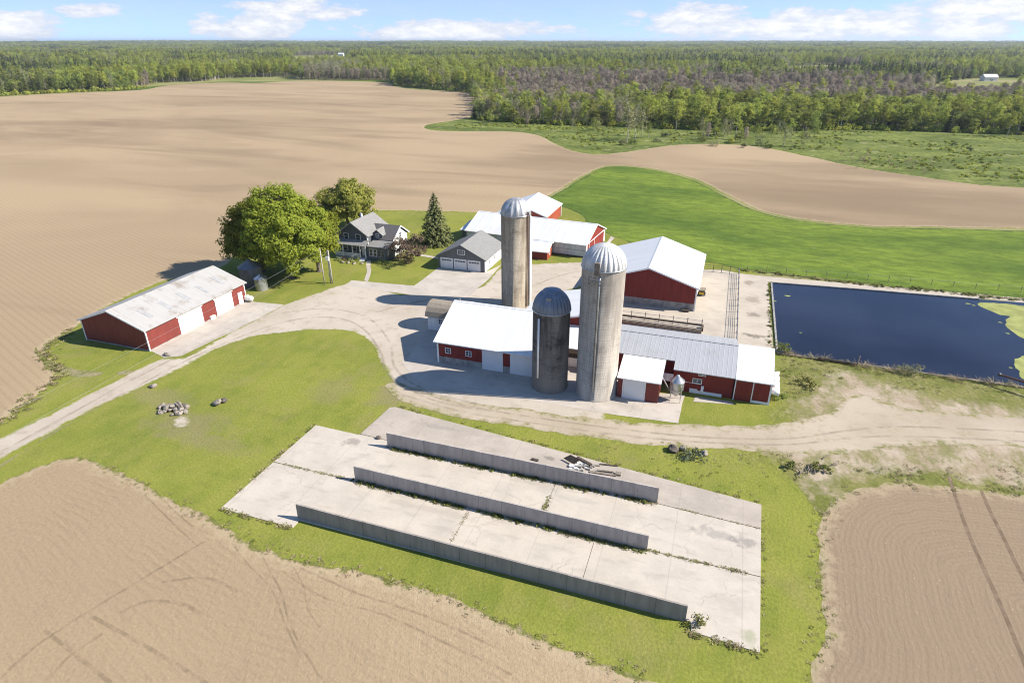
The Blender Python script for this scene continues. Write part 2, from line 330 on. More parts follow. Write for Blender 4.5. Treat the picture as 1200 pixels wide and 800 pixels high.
M['white'] = plain('white_paint', (.78, .78, .76), .5, .4, 0, .05); M['door_white'] = plain('white_door_panels', (.66, .66, .66), .5, .35, 0, .03, .8)
M['house_sid'] = mat_siding('slate_blue_siding', (.105, .115, .13), .18, .2, True); M['garage_sid'] = mat_siding('slate_grey_siding', (.135, .14, .142), .2, .2, True)
M['shingle'] = mat_shingle('light_grey_shingles', (.21, .205, .195)); M['shingle_dark'] = mat_shingle('dark_grey_shingles', (.10, .096, .098)); M['shingle_tan'] = mat_shingle('tan_shingles', (.25, .215, .17)); M['shingle_mid'] = mat_shingle('mid_grey_shingles', (.20, .198, .19))
M['block'] = mat_concrete('foundation_concrete', (.36, .345, .32), .6, (), 1.2)
M['dark'] = plain('dark_opening', (.012, .012, .014), .6); M['trim_grey'] = plain('grey_trim', (.3, .3, .3))
M['glass'] = plain('window_glass', (.02, .025, .035), .08, .6); M['steel'] = plain('galvanised_steel', (.42, .43, .44), .35, .5, .7); M['steel_dull'] = plain('dull_grey_steel', (.16, .17, .185), .5, .4, .3)
M['rust'] = plain('rusty_steel', (.10, .05, .035), .8); M['pipe_dark'] = plain('dark_steel_pipe', (.09, .085, .08), .6, .4, .4)
M['wood_grey'] = plain('weathered_wood', (.22, .185, .15), .9, .1, 0, .3, 4); M['wood_dark'] = plain('dark_boards', (.075, .06, .048), .9, .1, 0, .3, 4); M['wood_pole'] = plain('pole_wood', (.42, .39, .35), .9, .1, 0, .2, 3)
M['stave_a'] = mat_stave('tan_concrete_staves', (.50, .43, .325), (.17, .135, .10), .85); M['stave_b'] = mat_stave('blackened_concrete_staves', (.22, .195, .17), (.026, .024, .023), .95, (.25, .21, .165)); M['stave_c'] = mat_stave('grey_concrete_staves', (.52, .47, .40), (.19, .17, .15), .75)
M['dome_a'] = mat_dome('galvanised_dome', (.46, .46, .465), .45, .5, .35); M['dome_b'] = mat_dome('dull_blue_grey_dome', (.20, .225, .27), .5, .5); M['dome_c'] = mat_dome('pale_dome', (.52, .515, .50), .15, .6)
M['tank'] = plain('tank_white', (.78, .77, .74), .4, .4); M['stone'] = plain('field_stone', (.25, .22, .185), .9, .1, 0, .4, 2); M['stone_d'] = plain('dark_field_stone', (.11, .095, .08), .9, .1, 0, .35, 2)
M['water'] = mat_water(); M['algae'] = plain('duckweed', (.245, .26, .08), .8, .2, 0, .2, .5)
M['wire'] = plain('bare_wire', (.45, .45, .45), .4, .4, .6); M['yellow'] = plain('yellow_paint', (.5, .33, .02), .5)
M['leaf_big'] = mat_leaf('maple_leaves', (.35, .37, .048), (.24, .29, .036), .5)
M['leaf_big2'] = mat_leaf('olive_leaves', (.32, .335, .070), (.20, .23, .045), .42)
M['leaf_light'] = mat_leaf('aspen_leaves', (.38, .40, .075), (.25, .295, .055), .48)
M['leaf_mid'] = mat_leaf('mid_green_leaves', (.26, .30, .075), (.165, .21, .05), .46)
M['leaf_grey'] = mat_leaf('grey_green_leaves', (.31, .31, .15), (.20, .215, .10), .42)
M['needle'] = mat_leaf('spruce_needles', (.095, .115, .05), (.048, .066, .03), .2)
M['needle_yard'] = mat_leaf('yard_spruce_needles', (.19, .195, .078), (.085, .105, .04), .28)
M['twig'] = mat_leaf('bare_twigs', (.36, .305, .24), (.265, .222, .172), .25)
M['maroon'] = mat_leaf('maroon_leaves', (.20, .14, .10), (.10, .085, .05), .25)
M['weed'] = mat_leaf('weed_leaves', (.23, .24, .06), (.15, .165, .045), .35); M['weed_blue'] = mat_leaf('bluish_weeds', (.24, .27, .16), (.15, .185, .11), .3); M['straw'] = mat_leaf('dry_stalks', (.42, .35, .21), (.26, .21, .12), .2)
M['bark'] = mat_bark('grey_bark', (.2, .17, .14), (.1, .085, .07)); M['bark_pale'] = mat_bark('pale_aspen_bark', (.46, .43, .36), (.26, .24, .2))
# ---------------------------------------------------------------- mesh helpers
LOC = {}                                   # object -> location of its thing, so parts can be written in place coordinates
class MB:
    def __init__(s): s.v, s.f, s.uv, s.mi = [], [], [], []
    def add(s, vs, fs, uvs=None, mi=0):
        b = len(s.v); s.v += [tuple(p) for p in vs]
        for i, f in enumerate(fs):
            s.f.append([b + k for k in f]); s.uv.append(uvs[i] if uvs else None); s.mi.append(mi)
        return s
    def box(s, x0, x1, y0, y1, z0, z1, mi=0):
        return s.add([(x0, y0, z0), (x1, y0, z0), (x1, y1, z0), (x0, y1, z0), (x0, y0, z1), (x1, y0, z1), (x1, y1, z1), (x0, y1, z1)],
              [(3, 2, 1, 0), (4, 5, 6, 7), (0, 1, 5, 4), (1, 2, 6, 5), (2, 3, 7, 6), (3, 0, 4, 7)], mi=mi)
    def prism(s, prof, axis, a0, a1, split=False):
        """profile (p, z) swept along x or y; split: the profile is a strip of quads (lower run then upper run reversed)"""
        n = len(prof); P = lambda p, z, a: (a, p, z) if axis == 'x' else (p, a, z)
        vs = [P(p, z, a0) for p, z in prof] + [P(p, z, a1) for p, z in prof]
        fs = [(i, (i + 1) % n, n + (i + 1) % n, n + i) for i in range(n)]
        if split:
            h = n // 2
            for i in range(h - 1):
                q = (i, i + 1, n - 2 - i, n - 1 - i); fs.append(q[::-1]); fs.append(tuple(n + k for k in q))
        else: fs += [tuple(range(n))[::-1], tuple(range(n, 2 * n))]
        return s.add(vs, fs)
    def tube(s, pts, r, n=8, r1=None, cap=True):
        pts = [Vector(p) for p in pts]; k = len(pts); base = len(s.v)
        for i, p in enumerate(pts):
            d = (pts[min(i + 1, k - 1)] - pts[max(i - 1, 0)]).normalized()
            a = d.orthogonal().normalized() if abs(d.z) > .99 else d.cross(Vector((0, 0, 1))).normalized(); b = d.cross(a)
            rr = r if r1 is None else r + (r1 - r) * i / (k - 1)
            for j in range(n):
                t = 2 * math.pi * j / n; q = p + a * (rr * math.cos(t)) + b * (rr * math.sin(t)); s.v.append(tuple(q))
        for i in range(k - 1):
            for j in range(n):
                s.f.append([base + i * n + j, base + i * n + (j + 1) % n, base + (i + 1) * n + (j + 1) % n, base + (i + 1) * n + j]); s.uv.append(None); s.mi.append(0)
        if cap:
            for q in ([base + j for j in range(n)][::-1], [base + (k - 1) * n + j for j in range(n)]): s.f.append(q); s.uv.append(None); s.mi.append(0)
        return s
    def lathe(s, cx, cy, prof, n=40, mi=0):
        """profile (r, z); UV in metres round and up"""
        base = len(s.v); k = len(prof)
        for r, z in prof:
            for j in range(n):
                t = 2 * math.pi * j / n; s.v.append((cx + r * math.cos(t), cy + r * math.sin(t), z))
        rm = max(r for r, z in prof)
        for i in range(k - 1):
            for j in range(n):
                s.f.append([base + i * n + j, base + i * n + (j + 1) % n, base + (i + 1) * n + (j + 1) % n, base + (i + 1) * n + j])
                u0, u1 = 2 * math.pi * rm * j / n, 2 * math.pi * rm * (j + 1) / n; z0, z1 = prof[i][1], prof[i + 1][1]
                s.uv.append([(u0, z0), (u1, z0), (u1, z1), (u0, z1)]); s.mi.append(mi)
        return s
    def quad(s, a, b, c, d): return s.add([a, b, c, d], [(0, 1, 2, 3)])
    def build(s, name, mat, parent=None, smooth=False, local=False):
        me = bpy.data.meshes.new(name); off = Vector((0, 0, 0))
        if parent is not None and not local: off = LOC[parent.name]
        me.from_pydata([Vector(p) - off for p in s.v], [], s.f)
        if any(u for u in s.uv):
            l = me.uv_layers.new(name='UVMap'); i = 0
            for f, u in zip(s.f, s.uv):
                for k in range(len(f)): l.data[i].uv = u[k] if u else (0, 0); i += 1
        ms = mat if isinstance(mat, (list, tuple)) else [mat]
        for m in ms: me.materials.append(M[m] if isinstance(m, str) else m)
        if len(ms) > 1: me.polygons.foreach_set('material_index', s.mi)
        if smooth: me.polygons.foreach_set('use_smooth', [True] * len(me.polygons))
        me.update()
        o = bpy.data.objects.new(name, me); C.objects.link(o)
        if parent is not None: o.parent = parent; LOC[o.name] = LOC[parent.name]
        else: LOC[o.name] = Vector((0, 0, 0))
        return o
def thing(name, label, cat, loc, group=None, rotz=0):
    o = bpy.data.objects.new(name, None); C.objects.link(o); o.empty_display_size = .5
    o.location = loc; o.rotation_euler = (0, 0, rotz); LOC[o.name] = Vector(loc); return tag(o, label, cat, group)
def tag(o, label, cat, group=None):
    o['label'] = label; o['category'] = cat
    if group: o['group'] = group
    return o
def solo(mb, name, mat, label, cat, loc, group=None, smooth=False):
    """a thing that is one mesh with its origin at its base"""
    d = Vector(loc); mb.v = [tuple(Vector(p) - d) for p in mb.v]
    o = mb.build(name, mat, None, smooth); o.location = d; LOC[o.name] = d
    return tag(o, label, cat, group)
def kind(o, k='structure'): o['kind'] = k; return o
def copy_tree(src, loc, rotz=0, scale=None, label=None):
    r = src.copy(); C.objects.link(r); r.location = loc; r.rotation_euler = (0, 0, rotz)
    if scale: r.scale = scale
    if label: r['label'] = label
    for ch in CH[src.name]:
        c = ch.copy(); C.objects.link(c); c.parent = r
    return r
CH = {}

# ---------------------------------------------------------------- ground sheets
def dense(pts, step, smooth):
    P = [Vector(p) for p in pts]; n = len(P); out = []
    for i in range(n):
        a, b = P[i], P[(i + 1) % n]; L = (b - a).length; k = max(1, int(L / step))
        p0, p3 = P[i - 1], P[(i + 2) % n]
        for j in range(k):
            t = j / k
            if smooth:
                m0, m1 = (b - p0) * .5, (p3 - a) * .5
                for m in (m0, m1):
                    if m.length > L * 1.2: m *= L * 1.2 / m.length
                q = a * (2*t**3 - 3*t*t + 1) + m0 * (t**3 - 2*t*t + t) + b * (-2*t**3 + 3*t*t) + m1 * (t**3 - t*t)
            else: q = a.lerp(b, t)
            out.append(q)
    return out
def segdist(P, B):
    d = np.full(len(P), 1e9); A = np.array(B); Bn = np.roll(A, -1, 0)
    for a, b in zip(A, Bn):
        ab = b - a; L = (ab * ab).sum()
        if L < 1e-12: continue
        t = np.clip(((P - a) @ ab) / L, 0, 1); q = P - (a + t[:, None] * ab); d = np.minimum(d, (q * q).sum(1))
    return np.sqrt(d)
def inside(P, B):
    A = np.array(B); Bn = np.roll(A, -1, 0); r = np.zeros(len(P), bool)
    for (x0, y0), (x1, y1) in zip(A, Bn):
        if y0 == y1: continue
        c = ((y0 > P[:, 1]) != (y1 > P[:, 1])) & (P[:, 0] < (x1 - x0) * (P[:, 1] - y0) / (y1 - y0) + x0); r ^= c
    return r
def sheet(name, pts, z, mat, h=3.0, step=1.5, smooth=True, jit=0.0, jsc=.4, near=None, zf=None):
    """a ground sheet with an 'edge' attribute: metres in from its own border"""
    B = dense(pts, step, smooth)
    if jit: B = [p + Vector((noise.noise((p.x * jsc, p.y * jsc, 1.7)), noise.noise((p.x * jsc, p.y * jsc, 9.1)))) * jit for p in B]
    B2 = [(p.x, p.y) for p in B]; A = np.array(B2)
    (x0, y0), (x1, y1) = A.min(0), A.max(0)
    gx, gy = np.meshgrid(np.arange(x0 + h * .5, x1, h), np.arange(y0 + h * .5, y1, h)); P = np.stack([gx.ravel(), gy.ravel()], 1)
    if near:                                                  # a finer grid near its border
        hh = near[0]; fx, fy = np.meshgrid(np.arange(x0 + hh * .5, x1, hh), np.arange(y0 + hh * .5, y1, hh)); Q = np.stack([fx.ravel(), fy.ravel()], 1)
        Q = Q[inside(Q, B2)]; Q = Q[segdist(Q, B2) < near[1]]; P = np.concatenate([P, Q])
    P = P[inside(P, B2)]; P = P[segdist(P, B2) > min(h, near[0] if near else h) * .35]
    nb = len(B2)
    verts = [Vector(p) for p in B2] + [Vector(p) for p in P.tolist()]
    out = delaunay_2d_cdt(verts, [(i, (i + 1) % nb) for i in range(nb)], [], 1, 1e-5)
    V2 = np.array([(p.x, p.y) for p in out[0]]); d = segdist(V2, B2)
    me = bpy.data.meshes.new(name)
    me.from_pydata([(x, y, z if zf is None else z + zf(x, y)) for x, y in V2], [], [f if True else f for f in out[2]])
    if me.polygons and me.polygons[0].normal.z < 0: me.flip_normals()
    at = me.attributes.new('edge', 'FLOAT', 'POINT'); at.data.foreach_set('value', d.astype(np.float32))
    me.materials.append(M[mat]); me.update()
    o = bpy.data.objects.new(name, me); C.objects.link(o); return kind(o)
def ribbon(name, pts, w, z, mat, step=1.0):
    P = [Vector(p) for p in pts]; Q = []
    for i in range(len(P) - 1):
        a, b = P[i], P[i + 1]; p0, p3 = P[max(i - 1, 0)], P[min(i + 2, len(P) - 1)]; k = max(2, int((b - a).length / step))
        for j in range(k):
            t = j / k; m0, m1 = (b - p0) * .5, (p3 - a) * .5
            Q.append(a * (2*t**3 - 3*t*t + 1) + m0 * (t**3 - 2*t*t + t) + b * (-2*t**3 + 3*t*t) + m1 * (t**3 - t*t))
    Q.append(P[-1]); mb = MB(); s = 0
    for i in range(len(Q) - 1):
        d0 = (Q[min(i + 1, len(Q) - 1)] - Q[max(i - 1, 0)]).normalized(); d1 = (Q[min(i + 2, len(Q) - 1)] - Q[i]).normalized(); L = (Q[i + 1] - Q[i]).length
        n0, n1 = Vector((-d0.y, d0.x)) * w / 2, Vector((-d1.y, d1.x)) * w / 2
        a, b, c, d = Q[i] - n0, Q[i + 1] - n1, Q[i + 1] + n1, Q[i] + n0
        mb.add([(p.x, p.y, z) for p in (a, b, c, d)], [(0, 1, 2, 3)], [[(s, 0), (s + L, 0), (s + L, 1), (s, 1)]]); s += L
    return kind(mb.build(name, mat))

def terr(x, y):
    r = math.hypot(x, y)
    def ss(a, b): t = min(1, max(0, (r - a) / (b - a))); return t * t * (3 - 2 * t)
    k = ss(1300, 9000)
    return 20 * k + k * 16 * noise.noise((x / 1500, y / 1500, .3)) + ss(1000, 3000) * 5 * noise.noise((x / 500, y / 500, 4.3))
# terrain out to the horizon
rings = [0, 150, 400, 800, 1300] + [1300 * (16500 / 1300) ** (i / 34) for i in range(1, 35)]
tv, tf, na = [(0, 0, 0)], [], 180
for r in rings[1:]:
    for j in range(na):
        t = 2 * math.pi * j / na; x, y = r * math.cos(t), r * math.sin(t); tv.append((x, y, terr(x, y)))
for j in range(na): tf.append((0, 1 + j, 1 + (j + 1) % na))
for i in range(len(rings) - 2):
    for j in range(na): a = 1 + i * na; tf.append((a + j, a + na + j, a + na + (j + 1) % na, a + (j + 1) % na))
kind(MB().add(tv, tf).build('terrain', 'terrain'))

sheet('lawn', GP((-340, 640), (-340, 380), (60, 330), (330, 235), (760, 235), (900, 330), (1400, 380), (1500, 640)) + [(260, -60), (-260, -60)], .004, 'lawn', 8, 6, False)
sheet('marsh', GP((520, 158), (485, 150), (540, 134), (620, 128), (800, 128), (1000, 128), (1330, 128), (1420, 150), (1420, 240), (1200, 222), (1000, 200), (800, 176), (660, 184)), .012, 'marsh', 14, 4, True, .8)
sheet('field_margin', GP((240, 97), (330, 95.5), (440, 94), (470, 97), (380, 99), (280, 99.5), (200, 104), (120, 107)), .005, 'pasture', 30, 12)
M['track_soil'] = None
fld = GP((-60, 540), (0, 498), (28, 475), (52, 456), (74, 440), (62, 426), (50, 410), (57, 402), (85, 386), (130, 357), (190, 330), (262, 312), (300, 270), (340, 256), (440, 247), (500, 247.5), (560, 249), (600, 249), (640, 231), (655, 223), (690, 203), (716, 194),
   (760, 197), (810, 208), (848, 226), (890, 246), (940, 257), (1020, 265), (1100, 266), (1200, 268), (1400, 272), (1420, 236), (1200, 220), (1150, 217), (1070, 206), (1000, 195), (950, 184), (880, 171), (800, 169.5), (735, 178), (700, 181), (672, 177), (650, 168), (630, 158.5), (600, 154.5),
   (550, 154), (510, 153), (497, 149), (508, 145), (538, 140.5), (551, 137.5), (559, 122), (556, 109), (520, 107), (480, 104.5), (462, 101), (452, 97), (400, 95), (340, 95.5), (300, 97.5), (260, 97), (200, 100), (170, 105), (130, 107.5), (60, 110.5), (0, 114), (-120, 120), (-420, 150), (-520, 300), (-400, 480))
sheet('plowed_field', fld, .016, 'soil_far', 10, 2.5, True, .5, .3, near=(2.5, 7))
sheet('pasture', GP((640, 236), (656, 225), (690, 205), (716, 195.5), (760, 198.5), (808, 210), (845, 228), (888, 248), (938, 259), (1020, 267), (1100, 268), (1200, 270.5), (1400, 276), (1400, 380), (1200, 351), (1100, 342), (1000, 331), (900, 320), (866, 315), (840, 309), (790, 302), (735, 283), (716, 277), (690, 262), (672, 247)), .014, 'pasture', 5, 2.5, True, .5, .3, near=(2, 5))
sheet('mowed_grass', GP((640, 262), (662, 247), (676, 249), (686, 257), (684, 264), (700, 268), (716, 276), (740, 287), (720, 310), (690, 300)), .019, 'lawn', 4, 1.5)
sheet('plowed_field', GP((-160, 630), (-60, 590), (0, 566), (40, 547), (68, 538), (92, 535), (120, 545), (160, 563), (200, 585), (240, 603), (262, 617), (300, 640), (350, 656), (420, 669), (500, 690), (560, 714), (640, 750), (700, 774), (760, 796), (830, 835)) + [(6, 18), (2, -45), (-130, -45), (-130, 30)], .010, 'soil_left', 3, .8, True, .5, .9, near=(.8, 4))
sheet('rough_ground', GP((945, 800), (958, 765), (966, 720), (960, 660), (945, 600), (920, 560), (880, 545), (800, 535), (700, 520), (640, 508), (700, 508), (880, 520), (900, 470), (905, 412), (960, 412), (1050, 425), (1200, 446), (1500, 480), (1600, 640), (1500, 760), (1200, 720), (1000, 700), (960, 820)), .008, 'rough', 3, 1.5, True, 1, .3)
sheet('plowed_field', [(10, -45), (12, 10)] + GP((935, 840), (945, 800), (962, 762), (968, 740), (963, 700), (960, 640), (963, 608), (980, 585), (1005, 573), (1050, 567), (1110, 570), (1200, 580), (1360, 600)) + [(110, 40), (110, -45)], .012, 'soil_right', 1.2, .7, True, .4, .8, near=(.7, 6))
sheet('dirt_yard', GP((925, 470), (960, 440), (1000, 432), (1060, 452), (1130, 470), (1200, 474), (1420, 490), (1420, 590), (1200, 578), (1100, 562), (1020, 566), (985, 590), (966, 612), (950, 598), (934, 566), (912, 542), (880, 528), (872, 515), (925, 500)), .011, 'dirt', 2, 1, True, 1, .3)
# the drive, the yard and the track that leaves it on the right
sheet('gravel_road', GP((-200, 640), (-60, 572), (0, 538), (60, 507), (100, 484), (150, 461), (178, 448), (215, 430), (250, 411), (290, 397), (330, 390), (380, 386.5), (412, 389), (431, 398), (441, 411), (447, 426), (456, 440), (472, 456), (492, 466), (520, 476), (560, 482), (620, 490), (660, 494), (700, 500),
   (705, 470), (640, 440), (560, 420), (500, 425), (600, 365), (700, 330), (730, 322), (705, 300), (690, 306), (655, 308), (620, 310), (590, 312), (560, 338), (520, 336), (470, 345), (425, 331), (400, 334), (370, 344), (333, 357), (260, 395), (215, 420), (190, 420), (130, 449), (60, 484), (0, 514), (-60, 545), (-260, 620)), .020, 'gravel', 2.5, 1, True, .35, .7, near=(.9, 4))
sheet('dirt_track', GP((455, 448), (480, 452), (540, 470), (610, 478), (660, 486), (740, 494), (800, 497), (870, 499), (930, 495), (970, 484), (985, 470), (1010, 462), (1050, 476), (1110, 483), (1200, 488), (1420, 505), (1420, 545), (1200, 524), (1120, 522), (1040, 524), (990, 532), (940, 531), (870, 527), (800, 524), (740, 519), (680, 512), (600, 498), (530, 488), (480, 474), (455, 460)), .024, 'track', 2, 1, True, .6, .5, near=(.8, 5))

sheet('dirt_patch', GP((40, 408), (50, 414), (64, 424), (92, 433), (122, 436), (118, 440), (88, 441), (66, 437), (52, 430)), .018, 'dirt', 2, .8, True, .4, .6)
sheet('dirt_patch', GP((136, 436), (168, 433), (166, 437), (140, 439)), .018, 'dirt', 2, .8, True, .3, .6)
sheet('dirt_patch', GP((203, 488), (221, 486.5), (225, 500), (203, 501.5)), .022, 'gravel', 1, .5, False, .1, 1)
# concrete aprons, walk, yard
sheet('concrete_apron', GP((176.5, 411), (289, 353), (333, 357), (298, 376), (250, 399), (212, 417), (192, 419)), .030, 'conc_apron', 3, 1.2, False, .1, .8)
sheet('concrete_apron', GP((404, 334), (412, 328.5), (440, 331), (485, 335), (499, 325), (513, 314), (568, 319.5), (588, 310), (572, 328), (558, 339), (552, 346), (520, 347.5), (480, 345), (440, 340)), .030, 'conc_apron', 3, 1.2, False, .1, .8)
sheet('path', GP((427, 329), (430, 318), (429, 310), (431, 303.5), (435, 304), (434, 312), (435, 318), (431, 330)), .034, 'conc_apron', 1, .5, True)
sheet('path', GP((486, 297), (500, 299), (514, 301.5), (513, 303.5), (498, 301), (484, 299)), .034, 'conc_apron', 1, .5, False)
sheet('concrete_apron', GP((500, 386), (478, 421), (470, 424), (482, 440), (494, 449), (520, 457), (600, 466), (645, 473), (700, 483), (757, 491), (795, 496), (799, 474), (803, 463), (700, 455), (600, 425), (540, 385)), .034, 'conc_apron', 3, 1.2, False, .08, .8)
sheet('concrete_yard', [(-19, 87), (10.3, 87), (10.3, 127), (5.2, 127.2), (1.6, 128.4), (-2.5, 127), (-9, 124), (-19, 124)], .030, 'conc_yard', 4, 2, False, .06, .8)
sheet('gravel_path', [(5.2, 127.1), (10.5, 127.1), (26, 127.9), (46, 129.1), (90, 131.8), (90, 128.2), (46, 126.9), (26, 125.4), (10.35, 123.9), (5.2, 123.9)], .034, 'conc_yard', 3, 1.5, False, .25, .5)
sheet('concrete_walk', GP((812, 470.5), (815, 464.5), (857, 470.5), (860, 474)), .034, 'conc_apron', 1, .6, False)
sheet('gravel_pad', GP((712, 283), (716, 277), (720, 279), (704, 297), (694, 303), (688, 301)), .034, 'conc_apron', 1, .6, False)

# the silage bunker floor: three poured lanes, each in slabs with open joints
def slabs(name, polys, mat, z=.07):
    mb = MB()
    for P in polys:
        n = len(P); mb.add([(x, y, 0) for x, y in P] + [(x, y, z) for x, y in P], [tuple(range(n, 2 * n))] + [(i, (i + 1) % n, n + (i + 1) % n, n + i) for i in range(n)])
    return kind(mb.build(name, mat))
sheet('concrete_apron', [(-21.6, 70.2), (-9.5, 69.8), (-9.4, 75.5), (-11.3, 78.2), (-21.4, 78.2)], .038, 'conc_apron', 3, 1.5, False)
sheet('joint_soil', [(-43, 38.4), (7.3, 38.4), (7.6, 54.6), (-36, 59), (-36.5, 53), (-42.5, 52.7)], .026, 'dirt', 6, 3, False)
slabs('concrete_slab', [[(-43.2, 37.1), (-34.7, 37.1), (-34.7, 38.15), (-19.63, 38.2), (-19.63, 45.02), (-43.1, 45.1)], [(-19.57, 38.2), (-7.03, 38.2), (-7.03, 44.95), (-19.57, 45.02)], [(-6.97, 38.2), (2.2, 38.2), (2.3, 37.3), (7.4, 37.0), (7.6, 44.9), (-6.97, 44.95)]], 'conc_slab')
slabs('concrete_slab', [[(-43.1, 45.22), (-12.63, 45.14), (-12.63, 51.95), (-36.9, 52.95), (-37.1, 52.8), (-43, 52.95)], [(-12.57, 45.14), (7.6, 45.0), (7.75, 51.2), (-2, 51.7), (-12.57, 51.95)]], 'conc_slab')
slabs('concrete_slab', [[(-36.9, 53.05), (-12, 52.06), (-1.9, 51.8), (7.75, 51.3), (7.85, 54.95), (-12, 57.1), (-35.9, 59.75), (-36.5, 59.4)]], 'conc_old')
# tyre marks in the soil
def mat_marks():
    n = N('tyre_marked_soil', .05, 1); uv = n.uv(); p = n.sep(uv)
    t = n.op('FRACT', n.op('ADD', n.op('DIVIDE', p[0], .26), n.op('MULTIPLY', n.op('ABSOLUTE', n.op('SUBTRACT', p[1], .5)), 1.2)))
    lug = n.mr(n.op('ABSOLUTE', n.op('SUBTRACT', t, .5)), .15, .3)
    n.bump(n.op('ADD', lug, n.noise(2, 5)), .8, .07); c = n.mix(n.mr(n.noise(.8, 5), .35, .65), (.26, .195, .128), (.21, .155, .103))
    g = n.mix(n.op('MULTIPLY', lug, .5), c, (.33, .25, .165))
    tr = n.new('ShaderNodeBsdfTransparent'); mx = n.new('ShaderNodeMixShader')
    e = n.op('MULTIPLY', n.mr(n.op('ABSOLUTE', n.op('SUBTRACT', p[1], .5)), .2, .5, .85, 0), n.op('ADD', n.op('MULTIPLY', n.mr(n.noise(.8, 6, rough=.7), .4, .65), .3), .06))
    n.put(mx.inputs[0], e); n.col(g); n.t.links.new(tr.outputs[0], mx.inputs[1]); n.t.links.new(n.b.outputs[0], mx.inputs[2])
    n.t.links.new(mx.outputs[0], n.t.nodes['Material Output'].inputs['Surface']); return n.m
M['marks'] = mat_marks()
def mat_rut():
    n = N('rutted_soil', .05, 1); p = n.sep(n.uv()); n.bump(n.noise(3, 5), .8, .08)
    return n.col(n.mix(n.mr(n.noise(1.2, 6), .35, .65), (.145, .105, .07), (.2, .148, .1)))
M['rut'] = mat_rut()
for P, w in (([(1112, 558), (1119, 580), (1134, 622), (1152, 664), (1174, 712), (1200, 775), (1225, 840)], .42), ([(1150, 575), (1160, 598), (1176, 630), (1200, 678), (1240, 745)], .42)):
    ribbon('wheel_rut', GP(*P), w * .8, .018, 'rut')
for P, w in (([(305, 646), (316, 668), (330, 694), (336, 720), (348, 748), (372, 788), (400, 830)], .3), ([(338, 655), (350, 675), (357, 692), (360, 712), (375, 735)], .25), ([(275, 640), (290, 660), (318, 690), (334, 730), (352, 770)], .3),
             ([(108, 722), (150, 745), (190, 768), (245, 802), (300, 840)], .55), ([(52, 738), (90, 768), (130, 800), (170, 835)], .55), ([(0, 795), (40, 758), (88, 726), (140, 694), (190, 664), (240, 634)], .5), ([(40, 812), (80, 770), (120, 742)], .5),
             ([(140, 718), (165, 706), (190, 704), (215, 708), (238, 720)], .55), ([(190, 682), (225, 677), (255, 680), (278, 694)], .5), ([(170, 580), (190, 600), (212, 622), (232, 640)], .3), ([(183, 575), (203, 597), (226, 617)], .3), ([(330, 668), (380, 700), (450, 720), (520, 752), (600, 790)], .4), ([(352, 665), (420, 695), (500, 722), (580, 758)], .4)):
    ribbon('tyre_track', GP(*P), w * .8, .016, 'marks')

def mat_wheelpath():
    n = N('worn_wheel_path', .1, 1); p = n.sep(n.uv()); n.col(n.mix(n.mr(n.noise(1.2, 6), .35, .65), (.37, .31, .235), (.29, .24, .175))); n.bump(n.noise(4, 6), .4, .04)
    tr = n.new('ShaderNodeBsdfTransparent'); mx = n.new('ShaderNodeMixShader')
    n.put(mx.inputs[0], n.op('MULTIPLY', n.mr(n.op('ABSOLUTE', n.op('SUBTRACT', p[1], .5)), .1, .5, 1, 0), n.op('MULTIPLY', n.mr(n.noise(.35, 6, rough=.65), .35, .65), .42)))
    n.t.links.new(tr.outputs[0], mx.inputs[1]); n.t.links.new(n.b.outputs[0], mx.inputs[2]); n.t.links.new(mx.outputs[0], n.t.nodes['Material Output'].inputs['Surface']); return n.m
M['wheelpath'] = mat_wheelpath()
for P in ([(-40, 553), (60, 497), (150, 448), (230, 407), (310, 372), (380, 362), (430, 372), (456, 400), (464, 432), (500, 458), (560, 473)], [(-40, 572), (70, 503), (160, 453), (245, 410), (330, 378), (390, 372), (424, 384), (446, 412), (455, 438), (500, 466), (560, 480)],
          [(470, 452), (540, 474), (620, 488), (720, 502), (820, 512), (920, 514), (990, 505), (1060, 500), (1200, 506)], [(470, 462), (540, 482), (620, 495), (720, 509), (820, 518), (920, 521), (990, 514), (1060, 511), (1200, 517)],
          [(440, 366), (500, 352), (560, 351), (600, 345), (650, 325), (680, 318)]):
    ribbon('wheel_path', GP(*P), .6, .040, 'wheelpath')

# the pond: water inside a low concrete kerb, duckweed drifting at its right end
pond = [(10.65, 91.9), (24, 92.0), (42, 91.7), (64, 91.5), (88, 92), (88, 129), (53, 126.9), (46.2, 126.4), (26, 125.0), (10.85, 123.6)]
sheet('pond', pond, .05, 'water', 6, 3, False)
def mb_curb(P, w, z0, z1):
    mb = MB()
    for a, b in zip(P, P[1:]):
        a, b = Vector(a), Vector(b); n = Vector((-(b - a).y, (b - a).x)).normalized() * w
        q = [a, b, b + n, a + n]; mb.add([(p.x, p.y, z0) for p in q] + [(p.x, p.y, z1) for p in q], [(4, 5, 6, 7), (0, 1, 5, 4), (1, 2, 6, 5), (2, 3, 7, 6), (3, 0, 4, 7)])
    return mb
kind(mb_curb([(46.0, 126.4), (26, 125.0), (10.8, 123.62), (10.6, 91.95)], .28, 0, .22).build('pond_kerb', 'block'))
kind(mb_curb([(88, 91.72), (64, 91.22), (42, 91.42), (24, 91.72), (10.7, 91.62)], .28, 0, .14).build('pond_kerb', 'wood_grey'))
for P in ([(1147, 355), (1175, 356), (1210, 360), (1300, 372), (1300, 425), (1230, 405), (1200, 397), (1186, 388), (1178, 381), (1179, 375), (1184, 371), (1172, 369), (1160, 364), (1150, 360)], [(1210, 416), (1194, 420), (1188, 425), (1190, 431), (1194, 435), (1195, 441), (1205, 446), (1260, 452), (1260, 420)]):
    sheet('duckweed', GP(*P), .056, 'algae', 2, .6, True, .35, .8)
